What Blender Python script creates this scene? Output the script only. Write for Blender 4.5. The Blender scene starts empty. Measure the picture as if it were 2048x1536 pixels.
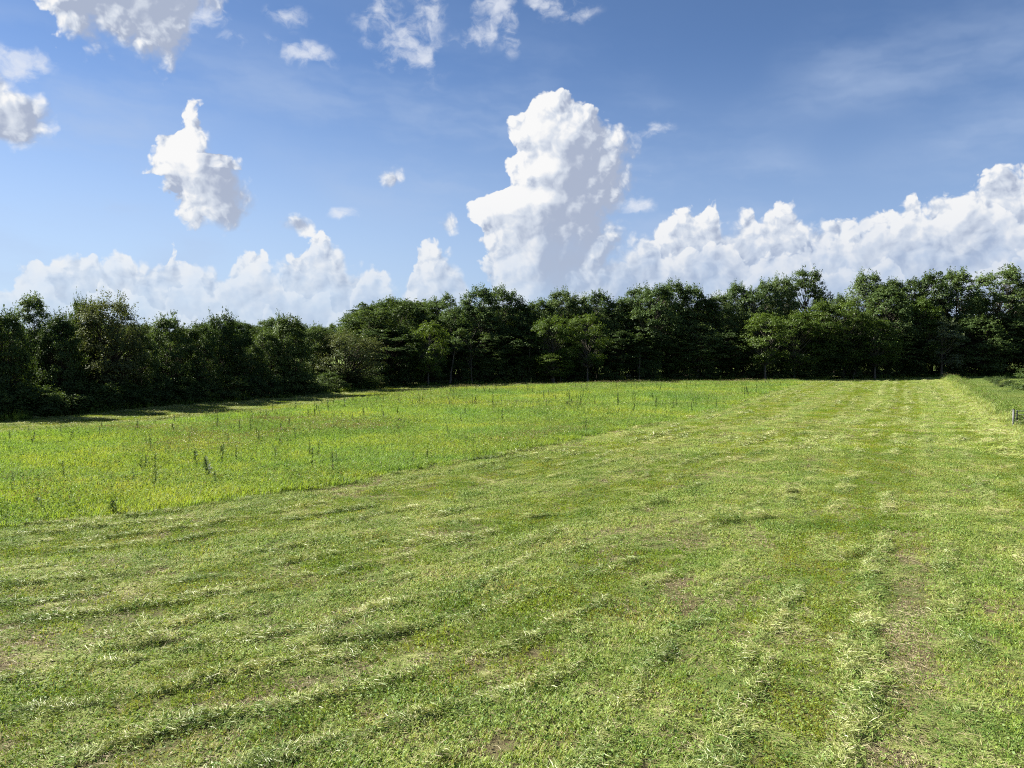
import bpy, math, random
import numpy as np
from mathutils import Vector, Matrix, Euler

scene = bpy.context.scene
COL = scene.collection

# ------------------------------------------------------------------ camera
CAM_H = 4.5                      # eye height above the field, metres
FPX = 1539.0                     # focal length in pixels of a 2048 wide frame
HORIZON = 705.0                  # row of the horizon in that frame
PITCH = math.atan((768.0 - HORIZON) / FPX)
cam_data = bpy.data.cameras.new("camera")
cam_data.sensor_width = 36.0
cam_data.lens = 36.0 * FPX / 2048.0
cam_data.clip_start = 0.1
cam_data.clip_end = 20000.0
cam = bpy.data.objects.new("camera", cam_data)
cam.location = (0, 0, CAM_H)
cam.rotation_euler = (math.pi / 2 - PITCH, 0, 0)
COL.objects.link(cam)
scene.camera = cam

def ray(px, py):
    """world direction through a point of the 2048x1536 photograph"""
    x, y = (px - 1024.0) / FPX, (768.0 - py) / FPX
    c, s = math.cos(PITCH), math.sin(PITCH)
    return (x, c + y * s, -s + y * c)

def on_ground(px, py):
    d = ray(px, py)
    t = -CAM_H / d[2]
    return d[0] * t, d[1] * t

def azel(px, py):
    d = ray(px, py)
    return math.degrees(math.atan2(d[0], d[1])), math.degrees(math.atan2(d[2], math.hypot(d[0], d[1])))

# ------------------------------------------------------------------ sun, exposure
SUN_AZ, SUN_EL = -71.0, 37.0     # degrees; azimuth from the view axis, left is negative
sa, se = math.radians(SUN_AZ), math.radians(SUN_EL)
SUN_DIR = Vector((math.sin(sa) * math.cos(se), math.cos(sa) * math.cos(se), math.sin(se)))
sun_data = bpy.data.lights.new("sun", 'SUN')
sun_data.energy = 5.0
sun_data.angle = math.radians(0.55)
sun_data.color = (1.0, 0.93, 0.82)
sun = bpy.data.objects.new("sun", sun_data)
sun.rotation_euler = SUN_DIR.to_track_quat('Z', 'Y').to_euler()
sun.location = SUN_DIR * 200
COL.objects.link(sun)

scene.view_settings.view_transform = 'Standard'
scene.view_settings.look = 'None'
scene.view_settings.exposure = 2.15
scene.view_settings.gamma = 1.0
scene.view_settings.use_curve_mapping = False
scene.render.engine = 'CYCLES'
scene.cycles.max_bounces = 8
scene.cycles.diffuse_bounces = 4
scene.cycles.glossy_bounces = 2
scene.cycles.transmission_bounces = 4
scene.cycles.use_denoising = False
scene.cycles.filter_width = 1.1
scene.cycles.sample_clamp_indirect = 4.0

# ------------------------------------------------------------------ sky
world = bpy.data.worlds.new("World")
scene.world = world
world.use_nodes = True
WT = world.node_tree
WT.nodes.clear()

class S:
    """a node socket with arithmetic"""
    tree = None
    def __init__(self, sock): self.s = sock
    @staticmethod
    def math(op, *args, clamp=False):
        n = S.tree.nodes.new('ShaderNodeMath'); n.operation = op; n.use_clamp = clamp
        for i, a in enumerate(args):
            if isinstance(a, S): S.tree.links.new(a.s, n.inputs[i])
            else: n.inputs[i].default_value = float(a)
        return S(n.outputs[0])
    def __add__(a, b): return S.math('ADD', a, b)
    __radd__ = __add__
    def __sub__(a, b): return S.math('SUBTRACT', a, b)
    def __rsub__(a, b): return S.math('SUBTRACT', b, a)
    def __mul__(a, b): return S.math('MULTIPLY', a, b)
    __rmul__ = __mul__
    def __truediv__(a, b): return S.math('DIVIDE', a, b)

def mn(*a):
    r = a[0]
    for b in a[1:]: r = S.math('MINIMUM', r, b)
    return r
def mx(*a):
    r = a[0]
    for b in a[1:]: r = S.math('MAXIMUM', r, b)
    return r
def smax(a, b, k): return S.math('SMOOTH_MAX', a, b, k)
def step(x, lo, hi, a=0.0, b=1.0, kind='SMOOTHSTEP'):
    n = S.tree.nodes.new('ShaderNodeMapRange'); n.interpolation_type = kind; n.clamp = True
    S.tree.links.new(x.s, n.inputs[0])
    for i, v in enumerate((lo, hi, a, b)): n.inputs[i + 1].default_value = v
    return S(n.outputs[0])
def vec(x, y, z=0.0):
    n = S.tree.nodes.new('ShaderNodeCombineXYZ')
    for i, v in enumerate((x, y, z)):
        if isinstance(v, S): S.tree.links.new(v.s, n.inputs[i])
        else: n.inputs[i].default_value = v
    return S(n.outputs[0])
def noise(v, scale, detail=4.0, rough=0.55, dist=0.0, dim='2D', lac=2.0):
    n = S.tree.nodes.new('ShaderNodeTexNoise'); n.noise_dimensions = dim
    S.tree.links.new(v.s, n.inputs['Vector'])
    n.inputs['Scale'].default_value = scale; n.inputs['Detail'].default_value = detail
    n.inputs['Roughness'].default_value = rough; n.inputs['Distortion'].default_value = dist
    n.inputs['Lacunarity'].default_value = lac
    return S(n.outputs[0])
def voronoi(v, scale, detail=0.0, rough=0.5, smooth=None, lac=2.0):
    n = S.tree.nodes.new('ShaderNodeTexVoronoi'); n.voronoi_dimensions = '2D'
    n.feature = 'F1' if smooth is None else 'SMOOTH_F1'; n.distance = 'EUCLIDEAN'; n.normalize = False
    S.tree.links.new(v.s, n.inputs['Vector'])
    n.inputs['Scale'].default_value = scale; n.inputs['Detail'].default_value = detail
    n.inputs['Roughness'].default_value = rough; n.inputs['Lacunarity'].default_value = lac
    if smooth is not None: n.inputs['Smoothness'].default_value = smooth
    return S(n.outputs['Distance'])
def curve(x, pts):
    pts = sorted(pts)
    x0, x1 = pts[0][0], pts[-1][0]
    y0, y1 = min(p[1] for p in pts), max(p[1] for p in pts)
    n = S.tree.nodes.new('ShaderNodeFloatCurve'); c = n.mapping.curves[0]
    n.mapping.use_clip = True
    q = [((a - x0) / (x1 - x0), (b - y0) / (y1 - y0)) for a, b in pts]
    c.points[0].location = q[0]; c.points[1].location = q[-1]
    for a in q[1:-1]: c.points.new(*a)
    for p in c.points: p.handle_type = 'AUTO_CLAMPED'
    n.mapping.update()
    t = step(x, x0, x1, kind='LINEAR')
    S.tree.links.new(t.s, n.inputs['Value'])
    return S(n.outputs[0]) * (y1 - y0) + y0
def rgb(r, g, b):
    n = S.tree.nodes.new('ShaderNodeRGB'); n.outputs[0].default_value = (r, g, b, 1); return S(n.outputs[0])
def mixc(f, a, b, kind='MIX'):
    n = S.tree.nodes.new('ShaderNodeMix'); n.data_type = 'RGBA'; n.blend_type = kind
    for sock, v in ((n.inputs[0], f), (n.inputs[6], a), (n.inputs[7], b)):
        if isinstance(v, S): S.tree.links.new(v.s, sock)
        else: sock.default_value = v if not isinstance(v, tuple) else (*v, 1)
    return S(n.outputs[2])

S.tree = WT
tc = WT.nodes.new('ShaderNodeTexCoord')
nrm = WT.nodes.new('ShaderNodeVectorMath'); nrm.operation = 'NORMALIZE'
WT.links.new(tc.outputs['Generated'], nrm.inputs[0])
sep = WT.nodes.new('ShaderNodeSeparateXYZ'); WT.links.new(nrm.outputs[0], sep.inputs[0])
dx, dy, dz = (S(o) for o in sep.outputs)
AZ = S.math('ARCTAN2', dx, dy) * 57.29578
EL = S.math('ARCSINE', dz) * 57.29578

def PX(pts): return [azel(*p) for p in pts]

# outlines of the clouds, read off in degrees of azimuth and elevation
TOWER_L = [(1092,178),(1062,190),(1050,212),(1030,228),(1010,246),(1003,266),(1015,290),(1023,303),(1010,322),(1003,345),(1013,366),
           (985,378),(950,397),(926,416),(931,440),(955,460),(953,480),(962,500),(955,530),(965,560),(955,600)]
TOWER_R = [(1092,172),(1150,188),(1192,208),(1220,222),(1246,242),(1276,262),(1292,290),(1298,310),(1298,345),(1292,372),(1284,395),
           (1278,420),(1274,450),(1268,500),(1250,550),(1230,600)]
PUFF_L = [(378,194),(360,205),(362,230),(360,242),(335,262),(300,284),(285,305),(285,340),(312,352),(318,370),(330,400),(350,430),(372,452),(390,470)]
PUFF_R = [(378,194),(398,200),(404,230),(410,245),(420,262),(434,290),(440,304),(470,310),(488,335),(498,350),(508,375),(516,400),(514,425),(500,445),(470,466),(430,474)]
BANK_L = [(-400,560),(-260,520),(-180,505),(-90,540),(0,562),(30,542),(60,512),(75,501),(92,507),(115,504),(130,511),(150,497),(178,492),(190,483),(204,500),(224,491),
          (240,485),(256,496),(280,515),(310,522),(336,506),(349,482),(362,504),(385,503),(402,520),(430,532),(452,540),(470,516),(500,496),(521,485),
          (532,500),(552,520),(570,512),(590,500),(610,480),(626,463),(641,449),(652,456),(662,470),(680,480),(690,500),(702,516),(716,511),(731,524),
          (745,520),(765,521),(781,545),(800,566),(820,532),(831,500),(851,474),(870,480),(890,492),(906,502),(935,560),(970,640),(1200,700)]
BANK_R = [(900,700),(1130,600),(1180,520),(1230,478),(1290,452),(1330,428),(1350,412),(1400,408),(1411,391),(1424,385),(1438,398),(1450,428),(1476,424),(1500,414),(1521,427),(1536,410),
          (1560,399),(1590,402),(1611,424),(1622,441),(1641,438),(1661,428),(1700,419),(1721,431),(1736,424),(1756,404),(1781,394),(1801,408),
          (1816,380),(1829,377),(1841,400),(1853,401),(1862,388),(1891,370),(1926,364),(1941,354),(1966,344),(1990,329),(2005,315),(2021,319),
          (2048,318),(2110,300),(2200,330),(2300,390),(2380,430),(2460,500)]
TOPL = [(0,-330),(40,-60),(66,10),(90,50),(120,80),(150,104),(190,118),(230,124),(260,134),(290,150),(318,162),(345,156),(366,128),(385,90),
        (400,50),(425,46),(450,30),(480,-40),(540,-330)]
# (x, y, rx, ry) of small separate puffs
BLOBS = [(598,452,40,28),(900,444,22,28),(783,358,26,24),(1262,552,58,18),
         (25,236,68,54),(70,268,26,16),(-10,200,40,60),(1110,505,48,38),(497,463,17,9)]
WISPS = [(800,72,92,62,-38),(855,20,40,40,0),(600,108,62,30,-8),(455,78,30,13,0),(960,66,62,28,25),(1020,60,26,40,0),(1120,8,70,30,-10),(985,5,55,25,20),
         (25,135,60,32,20),(575,30,40,16,0),(390,10,80,46,10),(1306,262,44,16,15),(686,428,32,12,0),(1265,412,46,14,0)]

def profile(az, pts):                  # elevation of an upper outline over azimuth
    return curve(az, PX(pts))
def side(el, pts):                     # azimuth of a flank over elevation
    return curve(el, [(b, a) for a, b in PX(pts)])

def ellipse(v, x, y, rx, ry, rot=0.0):
    """1 at the middle of an ellipse on the sky, 0 on its rim"""
    a0, e0 = azel(x, y)
    n = S.tree.nodes.new('ShaderNodeMapping'); n.vector_type = 'TEXTURE'
    S.tree.links.new(v.s, n.inputs['Vector'])
    n.inputs['Location'].default_value = (a0, e0, 0); n.inputs['Scale'].default_value = (rx / 27.5, ry / 27.5, 1)
    n.inputs['Rotation'].default_value = (0, 0, math.radians(rot))
    d = S.tree.nodes.new('ShaderNodeVectorMath'); d.operation = 'LENGTH'
    S.tree.links.new(n.outputs[0], d.inputs[0])
    return S(d.outputs['Value'])

def puffs(v):
    """signed depth inside the small separate clouds"""
    m = None
    for (x, y, rx, ry) in BLOBS:
        k = min(rx, ry) / 27.5
        g = S.math('MULTIPLY_ADD', ellipse(v, x, y, rx, ry), -k * 1.5, k * 1.5 + 0.12)
        m = g if m is None else mx(m, g)
    return m

def mass(az, el, deep):
    """signed depth (degrees) inside the big cumulus clouds; the far banks count only to a certain depth"""
    tw = mn(az - side(el, TOWER_L), (side(el, TOWER_R) - az) * 0.5, (azel(1092, 176)[1] - el))
    pf = mn(az - side(el, PUFF_L), side(el, PUFF_R) - az, mn(azel(378, 192)[1] - el, el - azel(400, 470)[1]))
    tl = mn(el - profile(az, TOPL), 34.0 - el) * 0.6
    bk = (mx(profile(az, BANK_L), profile(az, BANK_R)) - el) * 0.75
    return mx(tw, pf, tl), mn(bk, deep)

def billow(v):
    a = voronoi(v, 0.60, 2.6, 0.52, lac=2.2)        # cauliflower lobes
    b = noise(v, 1.4, 3.0, 0.5)
    return (0.50 - a) * 1.15 + (b - 0.5) * 0.34
base_v = vec(AZ, EL)
w1 = noise(base_v, 0.50, 3.0, 0.55)
w2 = noise(vec(AZ + 37.0, EL + 11.0), 0.50, 3.0, 0.55)
WX, WY = (w1 - 0.5) * 1.2, (w2 - 0.5) * 1.2
warped = vec(AZ + WX * 0.7, EL + WY * 0.7)
def shifted(v, x, y):
    n = S.tree.nodes.new('ShaderNodeVectorMath'); n.operation = 'ADD'
    S.tree.links.new(v.s, n.inputs[0]); n.inputs[1].default_value = (x, y, 0)
    return S(n.outputs[0])

LX, LY = -0.80, 0.60                     # towards the sun, across the sky
# scattered cumulus over the rest of the dome, none of it in the part in view
gen = (noise(vec(AZ + 200.0, EL * 1.5), 0.045, 2.0, 0.5) - 0.60) * 16.0 - step(S.math('ABSOLUTE', AZ), 36.0, 46.0, 6.0, 0.0) * step(EL, 26.0, 34.0, 1.0, 0.0) - step(EL, 4.0, 12.0, 3.0, 0.0)
ax, ey = AZ + WX * 0.55, EL + WY * 0.55
c0, k0 = mass(ax, ey, 2.0)
c2, k2 = mass(ax + LX * 1.7, ey + LY * 1.7, 2.0)
small = mx(puffs(warped), gen)
m0 = mx(c0, k0, small)
b0, b1 = billow(warped), billow(shifted(warped, LX * 0.42, LY * 0.42))
lo0, lo1 = voronoi(warped, 0.30, 1.0, 0.5), voronoi(shifted(warped, LX * 0.8, LY * 0.8), 0.30, 1.0, 0.5)
h0 = m0 + b0 * 0.80
rim = step(mn(m0, 3.0), 0.1, 3.0, 1.0, 0.36)
relief = (b0 - b1) * rim * 0.95 + (lo1 - lo0) * 0.46
bulk = (mn(c0, 3.6) - mn(c2, 3.6)) * 0.265 * step(c0, -0.9, -0.2) + (mn(k0, 1.6) - mn(k2, 1.6)) * 0.10 * step(k0, -0.9, -0.2)
lit = relief * step(EL, 2.0, 10.0, 0.55, 0.80) + bulk + 0.34 - step(m0, 1.0, 4.5) * 0.06
# edges are crisp where the sun strikes them and soft on the shaded side
# nearer banks stand in front of the far ones: each shows its own lit crest
def crest(az, el, off, drop):
    return (mx(profile(az + off, BANK_L), profile(az + off, BANK_R)) - drop - el) * 0.75
s1, s2, s3 = k0, crest(ax, ey, 4.3, 2.0) + b0 * 0.7, crest(ax, ey, -6.1, 3.9) + b0 * 0.7
layer = s1 + (s2 - s1) * step(s2, 0.0, 0.35)
layer = layer + (s3 - layer) * step(s3, 0.0, 0.35)
lit = lit + step(layer, 0.05, 1.7, 0.42, 0.10) * step(k0 - mx(c0, small), -0.2, 0.3)
is_small = step(small - mx(c0, k0), -0.2, 0.2)
lit = lit + is_small * step(small, 0.2, 1.6, 0.22, -0.02)
edge_w = step(bulk, -0.10, 0.14, 1.15, 0.30) + is_small * 0.30
alpha = step(S.math('DIVIDE', h0 + 0.08, edge_w), 0.0, 1.0)
# thin ragged fair-weather shreds
fv = noise(vec(AZ * 0.8 + WX, EL * 1.1 + WY), 0.55, 5.0, 0.56)
shred = None
for (x, y, rx, ry, rot) in WISPS:
    g = ellipse(warped, x, y, rx * 1.25, ry * 1.25, rot)
    shred = g if shred is None else mn(shred, g)
shred = 1.0 - shred
shred_a = step(shred * 0.55 + (fv - 0.52) * 2.3, -0.05, 0.85) * step(shred, -0.15, 0.45) * 0.80
# high thin veil, drawn out sideways
ci = noise(vec(AZ * 0.30 + WX * 0.5 + EL * 0.22, EL * 1.0 + WY * 0.6), 0.24, 4.0, 0.58)
cj = noise(vec(AZ + 80.0, EL * 1.4), 0.055, 2.0, 0.5)
veil = step(ci, 0.34, 0.78) * step(cj, 0.32, 0.58) * step(EL, 16.5, 23.0, 0.52, 0.05)

sky = WT.nodes.new('ShaderNodeTexSky'); sky.sky_type = 'NISHITA'; sky.sun_disc = False
sky.sun_elevation = math.radians(SUN_EL); sky.sun_rotation = math.radians(SUN_AZ)
sky.altitude = 100; sky.air_density = 0.55; sky.dust_density = 0.12; sky.ozone_density = 3.6
SKY_K = 0.05
sk = mixc(1.0, S(sky.outputs[0]), (0.72, 0.75, 0.76), 'MULTIPLY')

cs = 1.0 / SKY_K / 2.0 ** scene.view_settings.exposure     # cloud colours are given as they look in the picture
def cc(r, g, b): return rgb(r * cs, g * cs, b * cs)
cloud_c = mixc(step(lit, 0.12, 0.56), cc(0.41, 0.47, 0.61), cc(0.68, 0.735, 0.83))
cloud_c = mixc(step(lit, 0.46, 0.84), cloud_c, cc(0.95, 0.95, 0.95))
airlight = mixc(step(AZ, -30.0, 30.0), cc(0.56, 0.68, 0.82), cc(0.37, 0.49, 0.69))
cloud_c = mixc(step(EL, 1.0, 13.0, 0.42, 0.0), cloud_c, airlight)
fade = step(EL + (w2 - 0.5) * 9.0, 0.0, 9.0, 0.45, 1.0)
c = mixc(step(EL, -2.0, 22.0, 0.95, 0.0), sk, airlight)
c = mixc(veil, c, cc(0.46, 0.58, 0.80))
c = mixc(shred_a, c, cc(0.80, 0.84, 0.92))
c = mixc(alpha * fade, c, cloud_c)
bg = WT.nodes.new('ShaderNodeBackground'); bg.inputs['Strength'].default_value = SKY_K
WT.links.new(c.s, bg.inputs['Color'])
wo = WT.nodes.new('ShaderNodeOutputWorld'); WT.links.new(bg.outputs[0], wo.inputs[0])
world.cycles.sampling_method = 'MANUAL'
world.cycles.sample_map_resolution = 512

# ------------------------------------------------------------------ helpers
def tag(o, label=None, category=None, group=None, kind=None):
    if label: o["label"] = label
    if category: o["category"] = category
    if group: o["group"] = group
    if kind: o["kind"] = kind
    return o

def make_mesh(name, V, quads=None, tris=None, mats=(), mat_index=None, smooth=False):
    me = bpy.data.meshes.new(name)
    V = np.asarray(V, dtype=np.float32)
    idx, tot = [], []
    if quads is not None and len(quads):
        q = np.asarray(quads, dtype=np.int32); idx.append(q.ravel()); tot.append(np.full(len(q), 4, np.int32))
    if tris is not None and len(tris):
        t = np.asarray(tris, dtype=np.int32); idx.append(t.ravel()); tot.append(np.full(len(t), 3, np.int32))
    idx, tot = np.concatenate(idx), np.concatenate(tot)
    me.vertices.add(len(V)); me.vertices.foreach_set("co", V.ravel())
    me.loops.add(len(idx)); me.loops.foreach_set("vertex_index", idx)
    me.polygons.add(len(tot))
    start = np.concatenate(([0], np.cumsum(tot)[:-1])).astype(np.int32)
    me.polygons.foreach_set("loop_start", start)
    me.polygons.foreach_set("loop_total", tot)
    for m in mats: me.materials.append(m)
    if mat_index is not None: me.polygons.foreach_set("material_index", np.asarray(mat_index, np.int32))
    if smooth: me.polygons.foreach_set("use_smooth", np.ones(len(tot), bool))
    me.update(calc_edges=True)
    return me

def new_obj(name, data, parent=None, loc=None, link=True):
    o = bpy.data.objects.new(name, data)
    if loc is not None: o.location = loc
    if parent is not None: o.parent = parent
    if link: COL.objects.link(o)
    return o

def vnoise(x, y, scale, seed):
    """smooth 2D value noise in 0..1"""
    x = np.asarray(x, float) / scale + seed * 17.31; y = np.asarray(y, float) / scale + seed * 9.73
    xi, yi = np.floor(x).astype(np.int64), np.floor(y).astype(np.int64)
    fx, fy = x - xi, y - yi
    fx, fy = fx * fx * (3 - 2 * fx), fy * fy * (3 - 2 * fy)
    def h(a, b):
        n = (a * 374761393 + b * 668265263 + seed * 1274126177) & 0xFFFFFFFF
        n = ((n ^ (n >> 13)) * 1103515245) & 0xFFFFFFFF
        n = ((n ^ (n >> 16)) * 2246822519) & 0xFFFFFFFF
        return ((n ^ (n >> 15)) & 0xFFFF) / 65535.0
    return (h(xi, yi) * (1 - fx) + h(xi + 1, yi) * fx) * (1 - fy) + (h(xi, yi + 1) * (1 - fx) + h(xi + 1, yi + 1) * fx) * fy

def ground_z(x, y):
    """gentle swells of the field"""
    x, y = np.asarray(x, float), np.asarray(y, float)
    near = np.clip((y - 4.0) / 40.0, 0, 1)
    return (vnoise(x, y, 14.0, 3) - 0.5) * 0.22 + (vnoise(x, y, 45.0, 5) - 0.5) * 0.5 * near + (vnoise(x, y, 3.0, 8) - 0.5) * 0.05

# the uncut patch of meadow (corners read on the ground, metres)
EDGE_NEAR = [on_ground(*p) for p in [(-700,1118),(-300,1078),(0,1045),(180,1030),(330,1016),(500,990),(700,960),(900,925),(1150,880),(1300,850),(1400,828),(1500,797),(1560,778),(1604,766)]]
EDGE_FAR = [on_ground(*p) for p in [(1500,765),(1250,769),(992,776),(850,783),(780,790),(640,808),(512,826),(256,846),(0,867),(-300,890),(-800,930)]]
MEADOW = np.array(EDGE_NEAR + EDGE_FAR)
FENCE = np.array([on_ground(2120, 930), on_ground(2044, 872), on_ground(1972, 810), on_ground(1885, 757)])
FENCE = np.vstack([FENCE[0] + (FENCE[0] - FENCE[1]) * 4.0, FENCE])
NEAR = np.array(EDGE_NEAR)
# foot of the wood and hedgerow
FOOT = np.array([on_ground(*p) for p in [(-900,905),(-400,868),(0,836),(300,812),(500,798),(620,790),(750,776),(900,771),(1100,767),(1300,764),(1500,761),(1700,757.5),(1880,755)]] + [(84.0, 142.0), (130.0, 150.0), (190.0, 150.0)])

def inside(poly, x, y):
    c = np.zeros(len(x), bool)
    j = len(poly) - 1
    for i in range(len(poly)):
        (xi, yi), (xj, yj) = poly[i], poly[j]
        if yi != yj:
            c ^= ((yi > y) != (yj > y)) & (x < (xj - xi) * (y - yi) / (yj - yi) + xi)
        j = i
    return c

def line_dist(line, x, y):
    """distance to a polyline, signed (positive to the right of its run)"""
    best = np.full(len(x), 1e9); sgn = np.ones(len(x))
    for (x0, y0), (x1, y1) in zip(line[:-1], line[1:]):
        dx_, dy_ = x1 - x0, y1 - y0
        L2 = dx_ * dx_ + dy_ * dy_
        t = np.clip(((x - x0) * dx_ + (y - y0) * dy_) / L2, 0, 1)
        d = np.hypot(x - x0 - t * dx_, y - y0 - t * dy_)
        s_ = (x - x0) * dy_ - (y - y0) * dx_
        u = d < best
        best = np.where(u, d, best); sgn = np.where(u, np.sign(s_), sgn)
    return best * sgn

# ------------------------------------------------------------------ materials
def mat_new(name):
    m = bpy.data.materials.new(name); m.use_nodes = True
    t = m.node_tree; t.nodes.clear(); S.tree = t
    return m, t

def plant_material(name, stops, dry=None, dry_amount=0.0, patch=(0.35, 2.5), transl=0.38, gloss=0.022, rough=0.5, island=0.5, hue_obj=0.0, patch_gain=1.0):
    """leaf or blade: diffuse and translucent, colour varying from blade to blade and from place to place"""
    m, t = mat_new(name)
    geo = t.nodes.new('ShaderNodeNewGeometry')
    pos = S(geo.outputs['Position']); isl = S(geo.outputs['Random Per Island'])
    n1 = noise(pos, patch[0], 3.0, 0.55, dim='3D'); n2 = noise(pos, patch[1], 2.0, 0.5, dim='3D')
    f = isl * island + (n1 - 0.5) * (1.9 * patch_gain) + (n2 - 0.5) * (0.8 * patch_gain) + (0.5 - island * 0.5)
    if hue_obj:
        oi = t.nodes.new('ShaderNodeObjectInfo')
        f = f + (S(oi.outputs['Random']) - 0.5) * hue_obj
    ramp = t.nodes.new('ShaderNodeValToRGB'); e = ramp.color_ramp.elements
    while len(e) < len(stops): e.new(0.5)
    for el_, (p, c_) in zip(e, stops): el_.position = p; el_.color = (*c_, 1)
    t.links.new(f.s, ramp.inputs[0])
    colr = S(ramp.outputs[0])
    if dry:
        hsh = S.math('FRACT', isl * 17.37)
        colr = mixc(step(hsh + (n1 - 0.5) * 0.5, 1.0 - dry_amount, 1.02 - dry_amount), colr, dry)
    di = t.nodes.new('ShaderNodeBsdfDiffuse'); tr = t.nodes.new('ShaderNodeBsdfTranslucent'); gl = t.nodes.new('ShaderNodeBsdfGlossy')
    gl.inputs['Roughness'].default_value = rough
    t.links.new(colr.s, di.inputs['Color'])
    trc = mixc(1.0, colr, (1.15, 1.12, 0.55), 'MULTIPLY')
    t.links.new(trc.s, tr.inputs['Color'])
    gl.inputs['Color'].default_value = (0.9, 0.95, 0.9, 1)
    a = t.nodes.new('ShaderNodeMixShader'); a.inputs[0].default_value = transl
    t.links.new(di.outputs[0], a.inputs[1]); t.links.new(tr.outputs[0], a.inputs[2])
    b = t.nodes.new('ShaderNodeMixShader'); b.inputs[0].default_value = gloss
    t.links.new(a.outputs[0], b.inputs[1]); t.links.new(gl.outputs[0], b.inputs[2])
    o = t.nodes.new('ShaderNodeOutputMaterial'); t.links.new(b.outputs[0], o.inputs[0])
    return m

def soil_material(name):
    m, t = mat_new(name)
    geo = t.nodes.new('ShaderNodeNewGeometry'); pos = S(geo.outputs['Position'])
    n1 = noise(pos, 0.5, 4.0, 0.6, dim='3D'); n2 = noise(pos, 9.0, 6.0, 0.65, dim='3D'); n3 = noise(pos, 70.0, 3.0, 0.6, dim='3D')
    c_ = mixc(step(n2, 0.35, 0.68), (0.060, 0.046, 0.026), (0.115, 0.090, 0.050))
    c_ = mixc(step(n3 * 0.6 + n2 * 0.4, 0.50, 0.62), c_, (0.17, 0.145, 0.085))
    c_ = mixc(step(n1 * 0.6 + n2 * 0.4, 0.36, 0.60), c_, (0.070, 0.092, 0.026))
    # beyond the hedgerow and the fence the sheet is pasture
    sp = t.nodes.new('ShaderNodeSeparateXYZ'); t.links.new(pos.s, sp.inputs[0])
    far = step(S(sp.outputs[1]), 90.0, 150.0)
    c_ = mixc(far, c_, mixc(step(n1, 0.4, 0.65), (0.085, 0.125, 0.028), (0.110, 0.150, 0.036)))
    bp = t.nodes.new('ShaderNodeBump'); bp.inputs['Strength'].default_value = 1.0; bp.inputs['Distance'].default_value = 0.06
    t.links.new((n2 + n3 * 0.5).s, bp.inputs['Height'])
    p = t.nodes.new('ShaderNodeBsdfPrincipled'); p.inputs['Roughness'].default_value = 0.95
    p.inputs['Specular IOR Level'].default_value = 0.1
    t.links.new(c_.s, p.inputs['Base Color']); t.links.new(bp.outputs[0], p.inputs['Normal'])
    o = t.nodes.new('ShaderNodeOutputMaterial'); t.links.new(p.outputs[0], o.inputs[0])
    return m

M_SOIL = soil_material("field_soil")
M_STUB = plant_material("stubble_blades", [(0.10, (0.112, 0.189, 0.026)), (0.45, (0.173, 0.251, 0.030)), (0.70, (0.227, 0.287, 0.040)), (0.95, (0.266, 0.269, 0.078))],
                        dry=(0.23, 0.18, 0.085), dry_amount=0.10, patch=(0.45, 2.2), transl=0.42)
M_CUT = plant_material("cut_grass_blades", [(0.10, (0.121, 0.173, 0.045)), (0.45, (0.194, 0.247, 0.065)), (0.75, (0.276, 0.318, 0.107)), (0.98, (0.386, 0.380, 0.180))],
                       dry=(0.30, 0.27, 0.16), dry_amount=0.10, patch=(0.6, 3.0), transl=0.28, gloss=0.03, rough=0.45)
M_MEAD = plant_material("meadow_blades", [(0.08, (0.091, 0.186, 0.039)), (0.42, (0.153, 0.252, 0.045)), (0.66, (0.215, 0.289, 0.039)), (0.92, (0.284, 0.321, 0.054))],
                        dry=(0.20, 0.165, 0.075), dry_amount=0.025, patch=(0.10, 0.8), transl=0.50, gloss=0.018, island=0.18, patch_gain=0.8)
M_PAST = plant_material("pasture_blades", [(0.1, (0.096, 0.151, 0.031)), (0.5, (0.126, 0.184, 0.042)), (0.95, (0.176, 0.216, 0.057))], patch=(0.12, 0.7), transl=0.36, gloss=0.018)
M_EDGE = plant_material("headland_blades", [(0.1, (0.175, 0.254, 0.056)), (0.5, (0.260, 0.333, 0.087)), (0.95, (0.355, 0.404, 0.180))],
                        dry=(0.27, 0.24, 0.11), dry_amount=0.12, patch=(0.3, 1.2), transl=0.45)
M_FORB = plant_material("broad_leaves", [(0.1, (0.057, 0.110, 0.025)), (0.5, (0.101, 0.164, 0.034)), (0.95, (0.184, 0.232, 0.062))], patch=(0.6, 3.0), transl=0.32, gloss=0.008)
M_WEED = plant_material("weed_leaves", [(0.1, (0.022, 0.044, 0.014)), (0.5, (0.034, 0.060, 0.018)), (0.95, (0.060, 0.088, 0.026))], patch=(0.5, 3.0), transl=0.25, gloss=0.015)
M_STRAW = plant_material("straw", [(0.1, (0.132, 0.105, 0.054)), (0.5, (0.224, 0.186, 0.108)), (0.95, (0.317, 0.273, 0.180))], patch=(0.6, 3.0), transl=0.15, gloss=0.025)
M_SEED = plant_material("seed_heads", [(0.1, (0.109, 0.079, 0.041)), (0.5, (0.157, 0.131, 0.059)), (0.95, (0.209, 0.200, 0.081))], patch=(0.3, 2.0), transl=0.3, gloss=0.03)

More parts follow.
